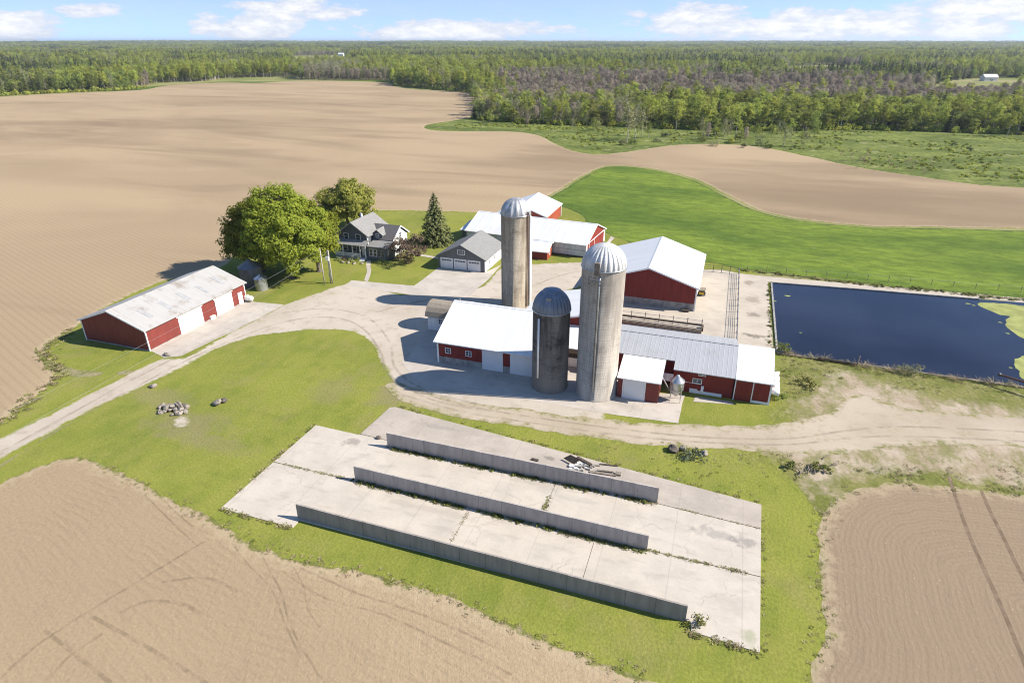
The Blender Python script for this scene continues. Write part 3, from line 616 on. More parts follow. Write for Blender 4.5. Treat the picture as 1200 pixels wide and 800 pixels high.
for px, py, r in ((923, 347, .5), (908, 353, .3), (938, 390, .2), (1134, 356, .4), (1141, 358, .3), (1172, 378, .3), (1181, 391, .3), (1184, 431, .25)):
    c = G(px, py); sheet('duckweed', [(c[0] + r * math.cos(t) * (1 + .4 * math.sin(3 * t + px)), c[1] + r * .7 * math.sin(t)) for t in [k * .628 for k in range(10)]], .056, 'algae', 1, .3)
# ---------------------------------------------------------------- buildings
def roofslab(mb, prof, axis, a0, a1, th=.13):
    """prof: points of the roof's underside from one eave over the ridge to the other"""
    mb.prism(list(prof) + [(p, z + th) for p, z in reversed(prof)], axis, a0, a1, split=True); return mb
def gable(root, x0, x1, y0, y1, axis, ze, zr, wall, roof, rp=None, ze2=None, ov=.35, eav=.4, skirt=None, trim='white', th=.13, z0=0.0):
    p0, p1, a0, a1 = (x0, x1, y0, y1) if axis == 'y' else (y0, y1, x0, x1)
    rp = (p0 + p1) / 2 if rp is None else rp; ze2 = ze if ze2 is None else ze2
    w = MB().prism([(p0, z0), (p1, z0), (p1, ze2 - .03), (rp, zr - .03), (p0, ze - .03)], axis, a0, a1).build('wall', wall, root)
    s0, s1 = (zr - ze) / (rp - p0), (zr - ze2) / (p1 - rp)
    prof = [(p0 - eav, ze - s0 * eav), (rp, zr), (p1 + eav, ze2 - s1 * eav)]
    r = roofslab(MB(), prof, axis, a0 - ov, a1 + ov, th).build('roof', roof, root)
    # ridge cap and barge boards
    for a, b in ((a0 - ov - .045, a0 - ov - .003), (a1 + ov + .003, a1 + ov + .045)):
        MB().prism([(p, z - .1) for p, z in prof] + [(p, z + th + .02) for p, z in reversed(prof)], axis, a, b, split=True).build('barge_board', trim, root)
    c = MB().prism([(rp - .25, zr + th - .25 * s0 + .006), (rp, zr + th + .006), (rp + .25, zr + th - .25 * s1 + .006), (rp + .25, zr + th - .25 * s1 + .04), (rp, zr + th + .045), (rp - .25, zr + th - .25 * s0 + .04)], axis, a0 - ov, a1 + ov, split=True)
    c.build('ridge_cap', roof, root)
    return w, r
def panel(face, pos, a0, a1, z0, z1, t=.05, out=.0):
    """a slab lying on a wall: face -y or +x at pos, from a0 to a1 along the wall"""
    mb = MB()
    if face == '-y': mb.box(a0, a1, pos - t - out, pos - out, z0, z1)
    elif face == '+y': mb.box(a0, a1, pos + out, pos + t + out, z0, z1)
    elif face == '+x': mb.box(pos + out, pos + t + out, a0, a1, z0, z1)
    else: mb.box(pos - t - out, pos - out, a0, a1, z0, z1)
    return mb
def join(*mbs):
    r = MB()
    for m in mbs: r.add(m.v, m.f)
    return r
def window(root, face, pos, a0, a1, z0, z1, frame='white', bars=1, name='window'):
    w = .08 if a1 - a0 < 1.4 else .1
    fr = join(panel(face, pos, a0 - w, a0, z0 - w, z1 + w, .07), panel(face, pos, a1, a1 + w, z0 - w, z1 + w, .07), panel(face, pos, a0, a1, z0 - w, z0, .07), panel(face, pos, a0, a1, z1, z1 + w, .07))
    for i in range(bars):
        m = a0 + (a1 - a0) * (i + 1) / (bars + 1); fr = join(fr, panel(face, pos, m - .03, m + .03, z0, z1, .055))
    fr = join(fr, panel(face, pos, a0, a1, (z0 + z1) / 2 - .025, (z0 + z1) / 2 + .025, .05))
    f = fr.build(name, frame, root); panel(face, pos, a0, a1, z0, z1, .02, .004).build('pane', 'glass', f); return f
def corner(root, pts, ze, w=.16, mat='white', z0=0):
    for x, y in pts: MB().box(x - w, x + w, y - w, y + w, z0, ze).build('corner_trim', mat, root)
def skirt(root, x0, x1, y0, y1, h, mat='block', o=.04):
    MB().box(x0 - o, x1 + o, y0 - o, y1 + o, 0, h).build('foundation', mat, root)

# --- long low machine shed on the left
t = thing('machine_shed', 'long red machine shed, weathered white roof with five skylight strips, by the drive', 'shed', (-84.7, 62.2, 0))
gable(t, -91, -78.4, 62.2, 83.4, 'y', 3.5, 5.75, 'red_old', 'shed_roof', skirt=None)
skirt(t, -91, -78.4, 62.2, 83.4, .18); corner(t, [(-78.4, 62.2), (-91, 62.2), (-78.4, 83.4)], 3.35, .08)
for a0, a1 in ((68.3, 73.2), (76.2, 80.2)):
    d = panel('+x', -78.4, a0, a1, .04, 3.0, .07).build('sliding_door', 'door_white', t)
    panel('+x', -78.4, a0 - .3, a1 + .3, 3.03, 3.14, .12).build('door_track', 'white', d)
d = panel('+x', -78.4, 81.6, 82.6, .06, 2.15, .06).build('door', 'white', t); panel('+x', -78.4, 82.4, 82.47, 1.0, 1.1, .1, .03).build('handle', 'pipe_dark', d)
panel('+x', -78.4, 74.5, 75.5, .04, .62, .3).build('vent_box', 'white', t)
for px, py in ((170, 366.2), (193.7, 356), (215, 346), (236.5, 337), (255, 327.5)):
    x, y = G(px, py, 4.75); sl = (5.75 - 3.5) / 6.3; zt = lambda xx: 5.75 - (xx + 84.7) * sl + .135
    MB().add([(x - 1.25, y - .34, zt(x - 1.25)), (x + 1.25, y - .34, zt(x + 1.25)), (x + 1.25, y + .34, zt(x + 1.25)), (x - 1.25, y + .34, zt(x - 1.25)),
              (x - 1.25, y - .34, zt(x - 1.25) + .03), (x + 1.25, y - .34, zt(x + 1.25) + .03), (x + 1.25, y + .34, zt(x + 1.25) + .03), (x - 1.25, y + .34, zt(x - 1.25) + .03)],
             [(4, 5, 6, 7), (0, 1, 5, 4), (1, 2, 6, 5), (2, 3, 7, 6), (3, 0, 4, 7)]).build('skylight', 'trim_grey', t)

# --- dairy barn: the main white-roofed block, its rear wing and the low link beside the silos
t = thing('dairy_barn', 'low red barn with big plain white roof and two wide white doors', 'barn', (-29, 72.9, 0))
gable(t, -35.9, -20.9, 72.95, 87.6, 'x', 3.55, 6.7, 'red', 'white_roof_x', eav=.55, ov=.4)
skirt(t, -35.9, -20.9, 72.95, 87.6, 1.02); corner(t, [(-35.9, 72.95)], 3.4, .12)
for a0, a1 in ((-29.1, -26.0), (-24.95, -21.6)):
    d = panel('-y', 72.95, a0, a1, .05, 3.3, .09).build('sliding_door', 'door_white', t)
panel('-y', 72.95, -29.3, -21.0, 3.33, 3.5, .14).build('door_track', 'white', t)
panel('-y', 72.95, -25.9, -25.05, 1.05, 3.05, .06).build('door', 'red', t)
for a in (-34.7, -31.55): window(t, '-y', 72.95, a, a + .75, 1.75, 2.45)
t = thing('barn_wing', 'white-roofed barn wing with red gable peak, between black silo and tan silo', 'barn', (-18.5, 82.5, 0))
gable(t, -26.6, -13.6, 82.2, 93.6, 'y', 4.0, 6.1, 'red', 'white_roof_y', rp=-17.3, ov=.3)
t = thing('link_building', 'low white-roofed link building squeezed between the two front silos', 'shed', (-15.5, 77.5, 0))
MB().prism([(77.6, 0), (82.1, 0), (82.1, 4.3), (77.6, 3.1)], 'x', -20.7, -11.2).build('wall', 'wood_dark', t)
roofslab(MB(), [(77.1, 3.05), (82.12, 4.42)], 'x', -20.75, -11.0).build('roof', 'white_roof_x', t)
panel('-y', 77.6, -18.0, -15.6, .1, 1.5, .08).build('door', 'white', t); panel('-y', 77.6, -18.6, -15.2, 2.2, 2.95, .06).build('fascia', 'shingle_tan', t)

# --- milk house with the rounded tan roof
t = thing('milk_house', 'tiny white milk house with rounded tan roof, left of the white barn roof', 'shed', (-39.3, 82.8, 0))
MB().box(-42.3, -36.05, 82.8, 87.0, 0, 2.5).build('wall', 'white_sid', t)
prof = [(82.45, 2.42), (82.75, 3.05), (83.3, 3.65), (84.1, 4.1), (84.9, 4.25), (85.7, 4.1), (86.5, 3.65), (87.05, 3.05), (87.35, 2.42)]
roofslab(MB(), prof, 'x', -42.6, -36.0, .1).build('roof', 'shingle_tan', t)
MB().prism(prof, 'x', -42.32, -42.22).build('gable_panel', 'white_sid', t)
window(t, '-y', 82.8, -40.35, -39.8, 1.3, 2.05)
MB().tube([(-37.6, 85.2, 4.2), (-37.6, 85.2, 5.0)], .17, 10).build('flue', 'steel', t); MB().box(-38.6, -38.1, 84.8, 85.4, 4.2, 4.55).build('vent', 'wood_dark', t)

# --- lean-to with the overhead door
t = thing('feed_room', 'small red lean-to with white overhead door and white roof, right of the tallest near silo', 'shed', (-7, 71.4, 0))
MB().prism([(71.4, 0), (75.6, 0), (75.6, 4.0), (71.4, 3.02)], 'x', -9.7, -4.45).build('wall', 'red_old', t)
roofslab(MB(), [(70.95, 3.0), (75.66, 4.12)], 'x', -9.78, -4.2, .12).build('roof', 'white_roof_x', t)
d = panel('-y', 71.4, -8.9, -6.25, .04, 2.75, .05).build('overhead_door', 'door_white', t)
join(panel('-y', 71.4, -9.05, -8.92, 0, 2.85, .08), panel('-y', 71.4, -6.23, -6.1, 0, 2.85, .08), panel('-y', 71.4, -8.92, -6.23, 2.76, 2.87, .08)).build('door_frame', 'white', t)

# --- grey-roofed cow barn
t = thing('cow_barn', 'long red cow barn with ribbed grey metal roof, nearest the pond', 'barn', (-1, 75.7, 0))
MB().prism([(75.7, 0), (87.2, 0), (87.2, 3.2), (81.4, 5.0), (75.7, 3.22)], 'x', -3.0, 4.5).build('wall', 'red', t)
MB().prism([(77.2, 0), (87.19, 0), (87.19, 3.2), (81.4, 4.99), (77.2, 3.68)], 'x', -12.2, -3.01).build('rear_wall', 'red', t)
roofslab(MB(), [(75.25, 3.12), (81.4, 5.05), (87.7, 3.1)], 'x', -3.1, 4.62, .11).build('roof', 'grey_roof', t)
roofslab(MB(), [(76.85, 3.612), (81.4, 5.045), (87.69, 3.095)], 'x', -12.4, -3.105, .11).build('roof', 'grey_roof', t)
MB().prism([(81.15, 5.12), (81.4, 5.2), (81.65, 5.12), (81.65, 5.15), (81.4, 5.24), (81.15, 5.15)], 'x', -12.4, 4.62, split=True).build('ridge_cap', 'grey_roof', t)
join(panel('-y', 75.7, -.8, 3.3, 0, .42, .06), panel('-y', 75.7, -.8, .2, .42, .62, .06)).build('foundation', 'white', t)
window(t, '-y', 75.7, -.5, .55, 1.55, 2.1); window(t, '-y', 75.7, .15, .95, 2.72, 3.0)
panel('-y', 75.7, .62, .95, .45, 1.25, .3).build('meter_box', 'white', t); MB().tube([(-3, 75.62, 1.5), (.6, 75.62, 1.45)], .03, 6).build('conduit', 'white', t)
panel('-y', 75.7, -4.6, -3.05, 1.2, 2.3, .05).build('side_panel', 'white_sid', t)

# --- white-roofed end of it, with the fans
t = thing('milking_parlour', 'red barn end, plain white roof, round white fans, right of the grey roof', 'barn', (6.8, 75.55, 0))
MB().prism([(75.55, 0), (81.4, 0), (81.4, 5.0), (75.55, 3.2)], 'x', 4.66, 9.1).build('wall', 'red', t)
roofslab(MB(), [(75.1, 3.1), (81.65, 5.12)], 'x', 4.64, 9.22, .12).build('roof', 'white_roof_x', t)
d = panel('-y', 75.55, 4.83, 6.82, .05, 2.85, .05).build('sliding_door', 'red', t)
join(panel('-y', 75.55, 4.68, 4.8, 0, 2.9, .07), panel('-y', 75.55, 6.85, 6.97, .0, 2.98, .07), panel('-y', 75.55, 4.68, 6.84, 2.93, 3.05, .12)).build('door_frame', 'white', d)
panel('-y', 75.55, 6.98, 9.1, 0, .35, .05).build('foundation', 'white', t); corner(t, [(9.02, 75.62)], 3.15, .11)
for i, y in enumerate((76.3, 77.5, 78.7, 79.9)):
    mb = MB(); mb.lathe(0, 0, [(.42, 0), (.46, .3), (.6, 1.0), (.55, 1.0), (.42, .3), (.4, .02)], 20)
    mb.v = [(9.1 + z, y + x_, 1.75 + (y - 76.3) * .12 + y_) for x_, y_, z in mb.v]; f = mb.build('exhaust_fan', 'white', t, True)
    g_ = MB().lathe(0, 0, [(.0, .1), (.41, .1)], 16); g_.v = [(9.1 + z, y + x_, 1.75 + (y - 76.3) * .12 + y_) for x_, y_, z in g_.v]; g_.build('fan_grille', 'dark', f)

# --- big red barn
t = thing('hay_barn', 'tall red barn with broad white gable roof on grey concrete base, beside the cattle yard', 'barn', (-10.4, 104.2, 0))
gable(t, -18.6, -2.2, 104.2, 123.3, 'y', 4.35, 7.0, 'red', 'white_roof_y', ov=.5, eav=.5)
MB().box(-18.64, -2.16, 104.16, 123.34, 0, 1.35).build('foundation', 'block', t)
MB().box(-2.28, -2.05, 104.1, 104.34, 0, 4.2).build('corner_trim', 'white', t)
MB().box(-2.2, -2.12, 104.35, 123.1, 1.36, 4.2).build('side_curtain', 'white_sid', t)
MB().box(-4.3, -3.0, 103.3, 104.1, .04, .35).add(*[[(-4.2, 103.2, .35), (-3.1, 103.2, .35), (-3.1, 104.0, .42), (-4.2, 104.0, .42)], [(0, 1, 2, 3)]]).build('step', 'wood_dark', t)

# --- garage
t = thing('garage', 'grey three-door garage with shingled gable roof, at the head of the concrete apron', 'garage', (-48.5, 111.4, 0))
gable(t, -53.6, -43.4, 111.4, 122.4, 'y', 2.65, 5.15, 'garage_sid', 'shingle_mid', ov=.35, eav=.4, trim='garage_sid')
panel('+x', -43.4, 111.45, 122.3, .05, 2.55, .03).build('side_wall', 'white_sid', t); corner(t, [(-43.42, 111.42)], 2.55, .07)
for i, a in enumerate((-53.0, -50.0, -47.0)):
    d = panel('-y', 111.4, a, a + 2.5, .03, 2.12, .05).build('garage_door', 'door_white', t)
    for k in range(4): MB().box(a + .17 + .56 * k, a + .64 + .56 * k, 111.335, 111.348, 1.66, 1.92).build('pane', 'glass', d)
    join(panel('-y', 111.4, a - .12, a, 0, 2.24, .07), panel('-y', 111.4, a + 2.5, a + 2.62, 0, 2.24, .07), panel('-y', 111.4, a, a + 2.5, 2.13, 2.25, .07)).build('door_frame', 'white', d)
window(t, '-y', 111.4, -49.2, -47.75, 3.3, 4.1, bars=2)
for a in (113.3, 116.4): window(t, '+x', -43.36, a, a + .7, 1.2, 2.0)

# --- long pole barn behind, turned a little from the rest
rz = R(-5.3); cx, cy = -26.4, 127.0
def rot(p): x, y = p[0] * math.cos(rz) - p[1] * math.sin(rz), p[0] * math.sin(rz) + p[1] * math.cos(rz); return (cx + x, cy + y)
t = thing('pole_barn', 'very long white-roofed pole barn with pale metal side and bright red end', 'barn', (cx, cy, 0), rotz=rz)
LOC[t.name] = Vector((0, 0, 0))
gable(t, -28.6, 0, 0, 14.2, 'x', 2.9, 5.6, 'grey_metal_sid', 'white_roof_x', ov=.3, eav=.4)
MB().prism([(.1, 0), (14.1, 0), (14.1, 2.85), (7.1, 5.5), (.1, 2.85)], 'x', .005, .06).build('end_wall', 'red', t)
join(panel('+x', .06, 0, .9, 0, 2.8, .04), panel('+x', .06, .95, 13.2, 2.72, 2.88, .06), panel('+x', .06, 2.2, 2.35, 0, 2.7, .05), panel('+x', .06, 5.9, 6.05, 0, 2.7, .05), panel('+x', .06, 13.3, 14.2, 0, 2.8, .04)).build('end_trim', 'white', t)
panel('+x', .06, 2.4, 5.85, .05, 2.6, .03).build('sliding_door', 'red', t)
panel('-y', 0, -28.6, 0, 0, .3, .05).build('foundation', 'wood_dark', t); panel('-y', 0, -28.6, 0, 1.5, 1.6, .04).build('side_rail', 'trim_grey', t)
roofslab(MB(), [(1.2, 2.35), (6.5, 3.4)], 'x', -31.0, -28.95, .1).build('lean_roof', 'white_roof_x', t)
MB().prism([(1.6, 0), (6.4, 0), (6.4, 3.35), (1.6, 2.4)], 'x', -30.7, -28.65).build('lean_wall', 'steel_dull', t)
t = thing('barn_annex', 'small dark red annex with white roof, against the front of the long pole barn', 'shed', (-37, 122.8, 0))
gable(t, -41.0, -33.8, 123.0, 127.1, 'x', 1.75, 3.0, 'red', 'white_roof_x', rp=126.3, ze2=2.7, ov=.25, eav=.3)
panel('+x', -33.8, 123.0, 127.1, 0, 1.7, .03).build('end_wall', 'red_far', t); window(t, '+x', -33.76, 124.4, 125.1, .8, 1.6)
# --- far shed
t = thing('heifer_shed', 'white-roofed shed with sunlit orange-red side wall, farthest back of the farm buildings', 'shed', (-46.5, 145.5, 0))
gable(t, -53, -40.5, 145.5, 160.0, 'y', 3.3, 5.6, 'red_far', 'white_roof_y', ov=.3)
panel('-y', 145.5, -52.9, -40.6, 0, 3.2, .03).build('front_wall', 'steel_dull', t); corner(t, [(-40.45, 159.95)], 3.2, .12)

# --- farmhouse
t = thing('farmhouse', 'two-storey slate-blue farmhouse with white porch railing and grey roofs', 'house', (-72.5, 112, 0))
w, r = gable(t, -77.3, -70.3, 112.2, 120.8, 'y', 5.05, 7.45, 'house_sid', 'shingle', ov=.45, eav=.5, trim='trim_grey')
MB().box(-74.95, -74.55, 117.6, 118.0, 7.0, 8.0).build('chimney', 'white', r)
MB().box(-70.42, -70.2, 112.1, 112.32, 0, 4.95).build('corner_trim', 'white', t)
for a in (-75.9, -73.0): window(t, '-y', 112.2, a, a + 1.0, 3.75, 4.95, bars=0)
# cross wing
MB().prism([(114.4, 0), (121, 0), (121, 3.9), (117.7, 5.9), (114.4, 3.9)], 'x', -71, -65.6).build('wing_wall', 'house_sid', t)
roofslab(MB(), [(113.9, 3.62), (117.7, 6.0), (121.5, 3.62)], 'x', -73.6, -65.2).build('wing_roof', 'shingle_dark', t)
mb = MB(); mb.prism([(113.88, 3.55), (117.7, 5.95), (121.52, 3.55), (121.52, 3.8), (117.7, 6.2), (113.88, 3.8)], 'x', -65.19, -65.13, split=True); mb.build('barge_board', 'white', t)
MB().prism([(114.5, .1), (120.9, .1), (120.9, 3.75), (117.7, 5.75), (114.5, 3.75)], 'x', -65.59, -65.55).build('gable_wall', 'white_sid', t)
window(t, '+x', -65.54, 117.3, 118.1, 3.6, 4.6)
# dormer
MB().prism([(-70.2, 3.8), (-67.9, 3.8), (-67.9, 4.75), (-69.05, 5.65), (-70.2, 4.75)], 'y', 114.3, 117.5).build('dormer_wall', 'house_sid', t)
roofslab(MB(), [(-70.5, 4.55), (-69.05, 5.72), (-67.6, 4.55)], 'y', 114.0, 117.6, .1).build('dormer_roof', 'shingle', t)
window(t, '-y', 114.3, -69.35, -68.75, 4.1, 4.85, bars=0)
# porch and sun room
pr = MB().prism([(110.3, 3.0), (112.18, 3.75), (112.18, 3.9), (110.3, 3.13)], 'x', -78.0, -69.9).build('porch_roof', 'shingle', t)
MB().prism([(110.7, 2.95), (114.39, 3.55), (114.39, 3.7), (110.7, 3.08)], 'x', -69.85, -64.9).build('sun_room_roof', 'shingle', t)
MB().box(-77.5, -70.0, 110.55, 112.15, .0, .45).build('porch_floor', 'trim_grey', t)
for x in (-77.4, -75.6, -73.2, -71.4, -70.1): MB().box(x - .08, x + .08, 110.55, 110.71, .46, 3.05).build('porch_post', 'white', t)
mb = MB(); mb.box(-77.3, -71.5, 110.6, 110.68, 1.22, 1.32); mb.box(-77.3, -71.5, 110.6, 110.68, .55, .62)
for k in range(46): mb.box(-77.25 + k * .125, -77.2 + k * .125, 110.61, 110.67, .62, 1.22)
mb.build('railing', 'white', t)
mb = MB()
for k in range(3): mb.box(-71.3, -70.1, 110.2 - .3 * k, 110.54, .0, .36 - .12 * k)
mb.build('steps', 'white', t)
MB().box(-69.9, -65.2, 111.0, 114.38, 0, 2.98).build('sun_room', 'house_sid', t)
for a in (-69.3, -68.35): window(t, '-y', 111.0, a, a + .65, 1.0, 2.5, bars=0)
for a in (-67.3, -66.45): window(t, '-y', 111.0, a, a + .55, 1.0, 2.4, bars=0, frame='trim_grey')
d = panel('-y', 112.2, -71.9, -71.0, .46, 2.5, .05).build('front_door', 'white', t)
for a in (-76.4, -74.2): window(t, '-y', 112.2, a, a + 1.0, 1.2, 2.5, bars=0)

# ---------------------------------------------------------------- silos
def silo(name, label, cx, cy, r, h, dome_h, stave, dome, ribs, chute, tint2=None):
    t = thing(name, label, 'silo', (cx, cy, 0))
    MB().lathe(cx, cy, [(r * 1.03, 0), (r * 1.03, .25), (r, .28), (r, h)], 56).build('silo_wall', stave, t, True)
    n = ribs * 4; mb = MB(); base = 0; prof = [(math.cos(a), math.sin(a)) for a in [k * math.pi / 2 / 12 for k in range(12)]] + [(.07, .997)]
    for c, s_ in prof:
        for j in range(n):
            tt = 2 * math.pi * j / n; bulge = 1 + (.022 * (1 if j % 4 in (1, 2) else -1)) * (c > .2)
            mb.v.append((cx + r * 1.01 * c * bulge * math.cos(tt), cy + r * 1.01 * c * bulge * math.sin(tt), h + .02 + dome_h * s_))
    for i in range(len(prof) - 1):
        for j in range(n): mb.f.append([i * n + j, i * n + (j + 1) % n, (i + 1) * n + (j + 1) % n, (i + 1) * n + j]); mb.uv.append(None); mb.mi.append(0)
    mb.f.append([(len(prof) - 1) * n + j for j in range(n)]); mb.uv.append(None); mb.mi.append(0)
    d = mb.build('dome', dome, t)
    MB().lathe(cx, cy, [(r * 1.015, h - .06), (r * 1.05, h - .05), (r * 1.05, h + .05), (r * 1.0, h + .06)], 48).build('rim', 'steel', d, True)
    return t, d
def around(cx, cy, r, ang): return (cx + r * math.cos(ang), cy + r * math.sin(ang))
toc = lambda cx, cy: math.atan2(-cy, -cx)           # bearing of the viewpoint, from which the pipe bearings were read
cx, cy = -32.2, 97.1; t, d = silo('silo', 'tall tan concrete silo with streaked metal dome, behind the white barn roof', cx, cy, 2.45, 16.3, 2.6, 'stave_a', 'dome_a', 14, None)
a = toc(cx, cy) + R(68); mb = MB()
mb.lathe(*around(cx, cy, 2.62, a), [(.3, .3), (.3, 15.9), (.0, 16.3)], 14); mb.build('chute', 'white_sid', t, True)
mb = MB(); b = toc(cx, cy) + R(52)
for s_ in (-.2, .2):
    p = around(cx, cy, 2.6, b + s_ / 2.6); mb.tube([(*p, .5), (*p, 17.0)], .07, 5)
for k in range(54):
    p, q = around(cx, cy, 2.6, b - .2 / 2.6), around(cx, cy, 2.6, b + .2 / 2.6); mb.tube([(*p, .8 + k * .3), (*q, .8 + k * .3)], .03, 4)
mb.build('ladder', 'rust', t)
cx, cy = -18.85, 71.55; t, d = silo('silo', 'short blackened silo with blue-grey dome and thin white pipe, front of the white barn roof', cx, cy, 2.4, 11.2, 2.75, 'stave_b', 'dome_b', 28, None)
a = toc(cx, cy) - R(38); p = around(cx, cy, 2.56, a); MB().tube([(*p, 2.2), (*p, 10.6)], .13, 10).build('pipe', 'white', t, True)
MB().lathe(cx, cy, [(1.12, 13.3), (1.2, 13.42), (1.18, 13.72), (1.0, 13.8), (.0, 13.84)], 20).build('cap', 'dome_b', d, True)
p = around(cx, cy, 1.7, toc(cx, cy) - R(12)); MB().box(p[0] - .35, p[0] + .35, p[1] - .2, p[1] + .25, 12.6, 13.35).build('hatch', 'dome_b', d)
cx, cy = -12.55, 71.75; t, d = silo('silo', 'tallest near silo, grey concrete staves under a pale ribbed dome', cx, cy, 2.65, 17.6, 2.75, 'stave_c', 'dome_c', 26, None)
a = toc(cx, cy) - R(8); p = around(cx, cy, 2.82, a); q = around(cx, cy, 2.9, a); MB().tube([(*p, 1.6), (*q, 16.6), (*around(cx, cy, 2.5, a), 17.2)], .11, 10).build('pipe', 'steel', t, True)
a = toc(cx, cy) - R(17); mb = MB()
for k in range(7):
    b = a + (k - 3) * .075; p, q = around(cx, cy, 2.7, b), around(cx, cy, 3.35, b); mb.tube([(*p, 16.2), (*q, 16.2)], .035, 4)
for rr, z in ((3.35, 16.2), (3.35, 16.7), (3.35, 17.1)): mb.tube([(*around(cx, cy, rr, a + (k - 3) * .075), z) for k in range(7)], .035, 4)
for k in (0, 6): mb.tube([(*around(cx, cy, 3.35, a + (k - 3) * .075), 16.2), (*around(cx, cy, 3.35, a + (k - 3) * .075), 17.1)], .035, 4)
mb.build('platform', 'pipe_dark', t)
p = around(cx, cy, 2.6, a); MB().box(p[0] - .3, p[0] + .35, p[1] - .25, p[1] + .25, 17.2, 18.7).build('hood', 'wood_grey', d)
mb = MB(); b = a + .16
for s_ in (-.15, .15): p = around(cx, cy, 2.78, b + s_ / 2.7); mb.tube([(*p, 3), (*p, 16.2)], .03, 4)
for k in range(40): p, q = around(cx, cy, 2.78, b - .15 / 2.7), around(cx, cy, 2.78, b + .15 / 2.7); mb.tube([(*p, 3.2 + k * .32), (*q, 3.2 + k * .32)], .022, 4)
mb.build('ladder', 'pipe_dark', t)

# --- bins, tank, poles
cx, cy = -2.35, 72.9; t = thing('feed_bin', 'shiny galvanised hopper bin on legs, before the red lean-to corner', 'feed bin', (cx, cy, 0))
MB().lathe(cx, cy, [(.2, .75), (.22, .8), (.86, 1.75), (.88, 1.76), (.88, 2.95)], 28).build('bin_body', 'steel', t, True)
b = MB().lathe(cx, cy, [(.95, 2.93), (.93, 2.98), (.2, 3.62), (.2, 3.72), (0, 3.76)], 28).build('bin_lid', 'steel', t, True)
for k in range(4):
    p = around(cx, cy, .9, R(45 + 90 * k)); MB().tube([(*p, 0.03), (*p, 2.5)], .045, 6).build('leg', 'steel', t)
MB().tube([(cx - .1, cy, .8), (cx - 1.0, cy + .6, 1.2), (cx - 2.0, cy + 1.3, 2.4)], .09, 8).build('auger_pipe', 'steel', t)
cx, cy = -83.4, 91.2; t = thing('grain_bin', 'dark grey round grain bin under the big tree, behind the machine shed', 'grain bin', (cx, cy, 0))
MB().lathe(cx, cy, [(2.05, 0), (2.05, 3.5)], 36).build('bin_body', 'steel_dull', t, True)
b = MB().lathe(cx, cy, [(2.2, 3.45), (2.15, 3.52), (.35, 4.7), (.35, 4.85), (0, 4.9)], 36).build('bin_roof', 'steel_dull', t, True)
cx, cy = -79.7, 89.2; t = thing('grain_bin', 'smaller shaded silver bin in front of the dark grain bin, at the shed corner', 'grain bin', (cx, cy, 0))
MB().lathe(cx, cy, [(1.15, 0), (1.15, 2.3)], 28).build('bin_body', 'steel', t, True); MB().lathe(cx, cy, [(1.25, 2.27), (1.2, 2.33), (.2, 3.0), (0, 3.05)], 28).build('bin_roof', 'steel', t, True)
cx, cy = G(292, 353.5); t = thing('propane_tank', 'white propane tank on short legs, at the far corner of the machine shed', 'gas tank', (cx, cy, 0))
L = [(x, rr) for x, rr in ((-.95, .05), (-.9, .26), (-.78, .4), (-.6, .46), (.6, .46), (.78, .4), (.9, .26), (.95, .05))]
mb = MB().lathe(0, 0, [(rr, x) for x, rr in L], 20); mb.v = [(cx + z, cy + x_, .72 + y_) for x_, y_, z in mb.v]; mb.build('tank_body', 'tank', t, True)
for s_ in (-.55, .55): MB().box(cx + s_ - .08, cx + s_ + .08, cy - .35, cy + .35, 0, .36).build('leg', 'block', t)
MB().lathe(cx, cy, [(.16, 1.14), (.16, 1.3), (0, 1.36)], 12).build('valve_dome', 'tank', t, True)
x, y = G(380.5, 333.5); t = thing('utility_pole', 'slender pale pole, left of the two by the lawn edge', 'pole', (x, y, 0))
MB().tube([(x, y, 0), (x, y, 7.2)], .12, 10, .085).build('pole', 'wood_pole', t, True); MB().tube([(x - .1, y, 6.9), (x - .35, y, 6.95)], .05, 6).build('insulator', 'white', t)
x, y = G(388.8, 332); t = thing('utility_pole', 'thicker twin-post pole with grey meter box, right of the two by the lawn edge', 'pole', (x, y, 0))
for s_ in (-.22, .22): MB().tube([(x + s_, y, 0), (x + s_ * .5, y, 6.6)], .12, 8, .09).build('pole', 'wood_pole', t, True)
mb = MB()
for k in range(6): mb.box(x - .3 + .02 * k, x + .3 - .02 * k, y - .05, y + .05, .6 + k, .72 + k)
mb.build('crossbar', 'wood_pole', t); MB().box(x - .25, x + .25, y - .3, y - .13, 1.3, 2.1).build('meter_box', 'steel', t); MB().box(x - .55, x + .15, y - .25, y - .1, 4.6, 5.4).build('transformer', 'white', t)
def wire(lab, a, b, sag):
    P = [Vector(a).lerp(Vector(b), k / 24) - Vector((0, 0, sag * 4 * (k / 24) * (1 - k / 24))) for k in range(25)]
    solo(MB().tube(P, .011, 5), 'power_line', 'wire', lab, 'wire', a)
pa = G(380.5, 333.5); pb = G(388.8, 332)
ea, eb = G(-140, 560, 6.6), G(-140, 592, 6.2)
wire('upper overhead wire running from the poles past the machine shed corner', (*pa, 6.95), (*ea, 6.9), .6); wire('lower overhead wire running from the poles along the drive', (*pb, 6.3), (*eb, 6.4), .7)

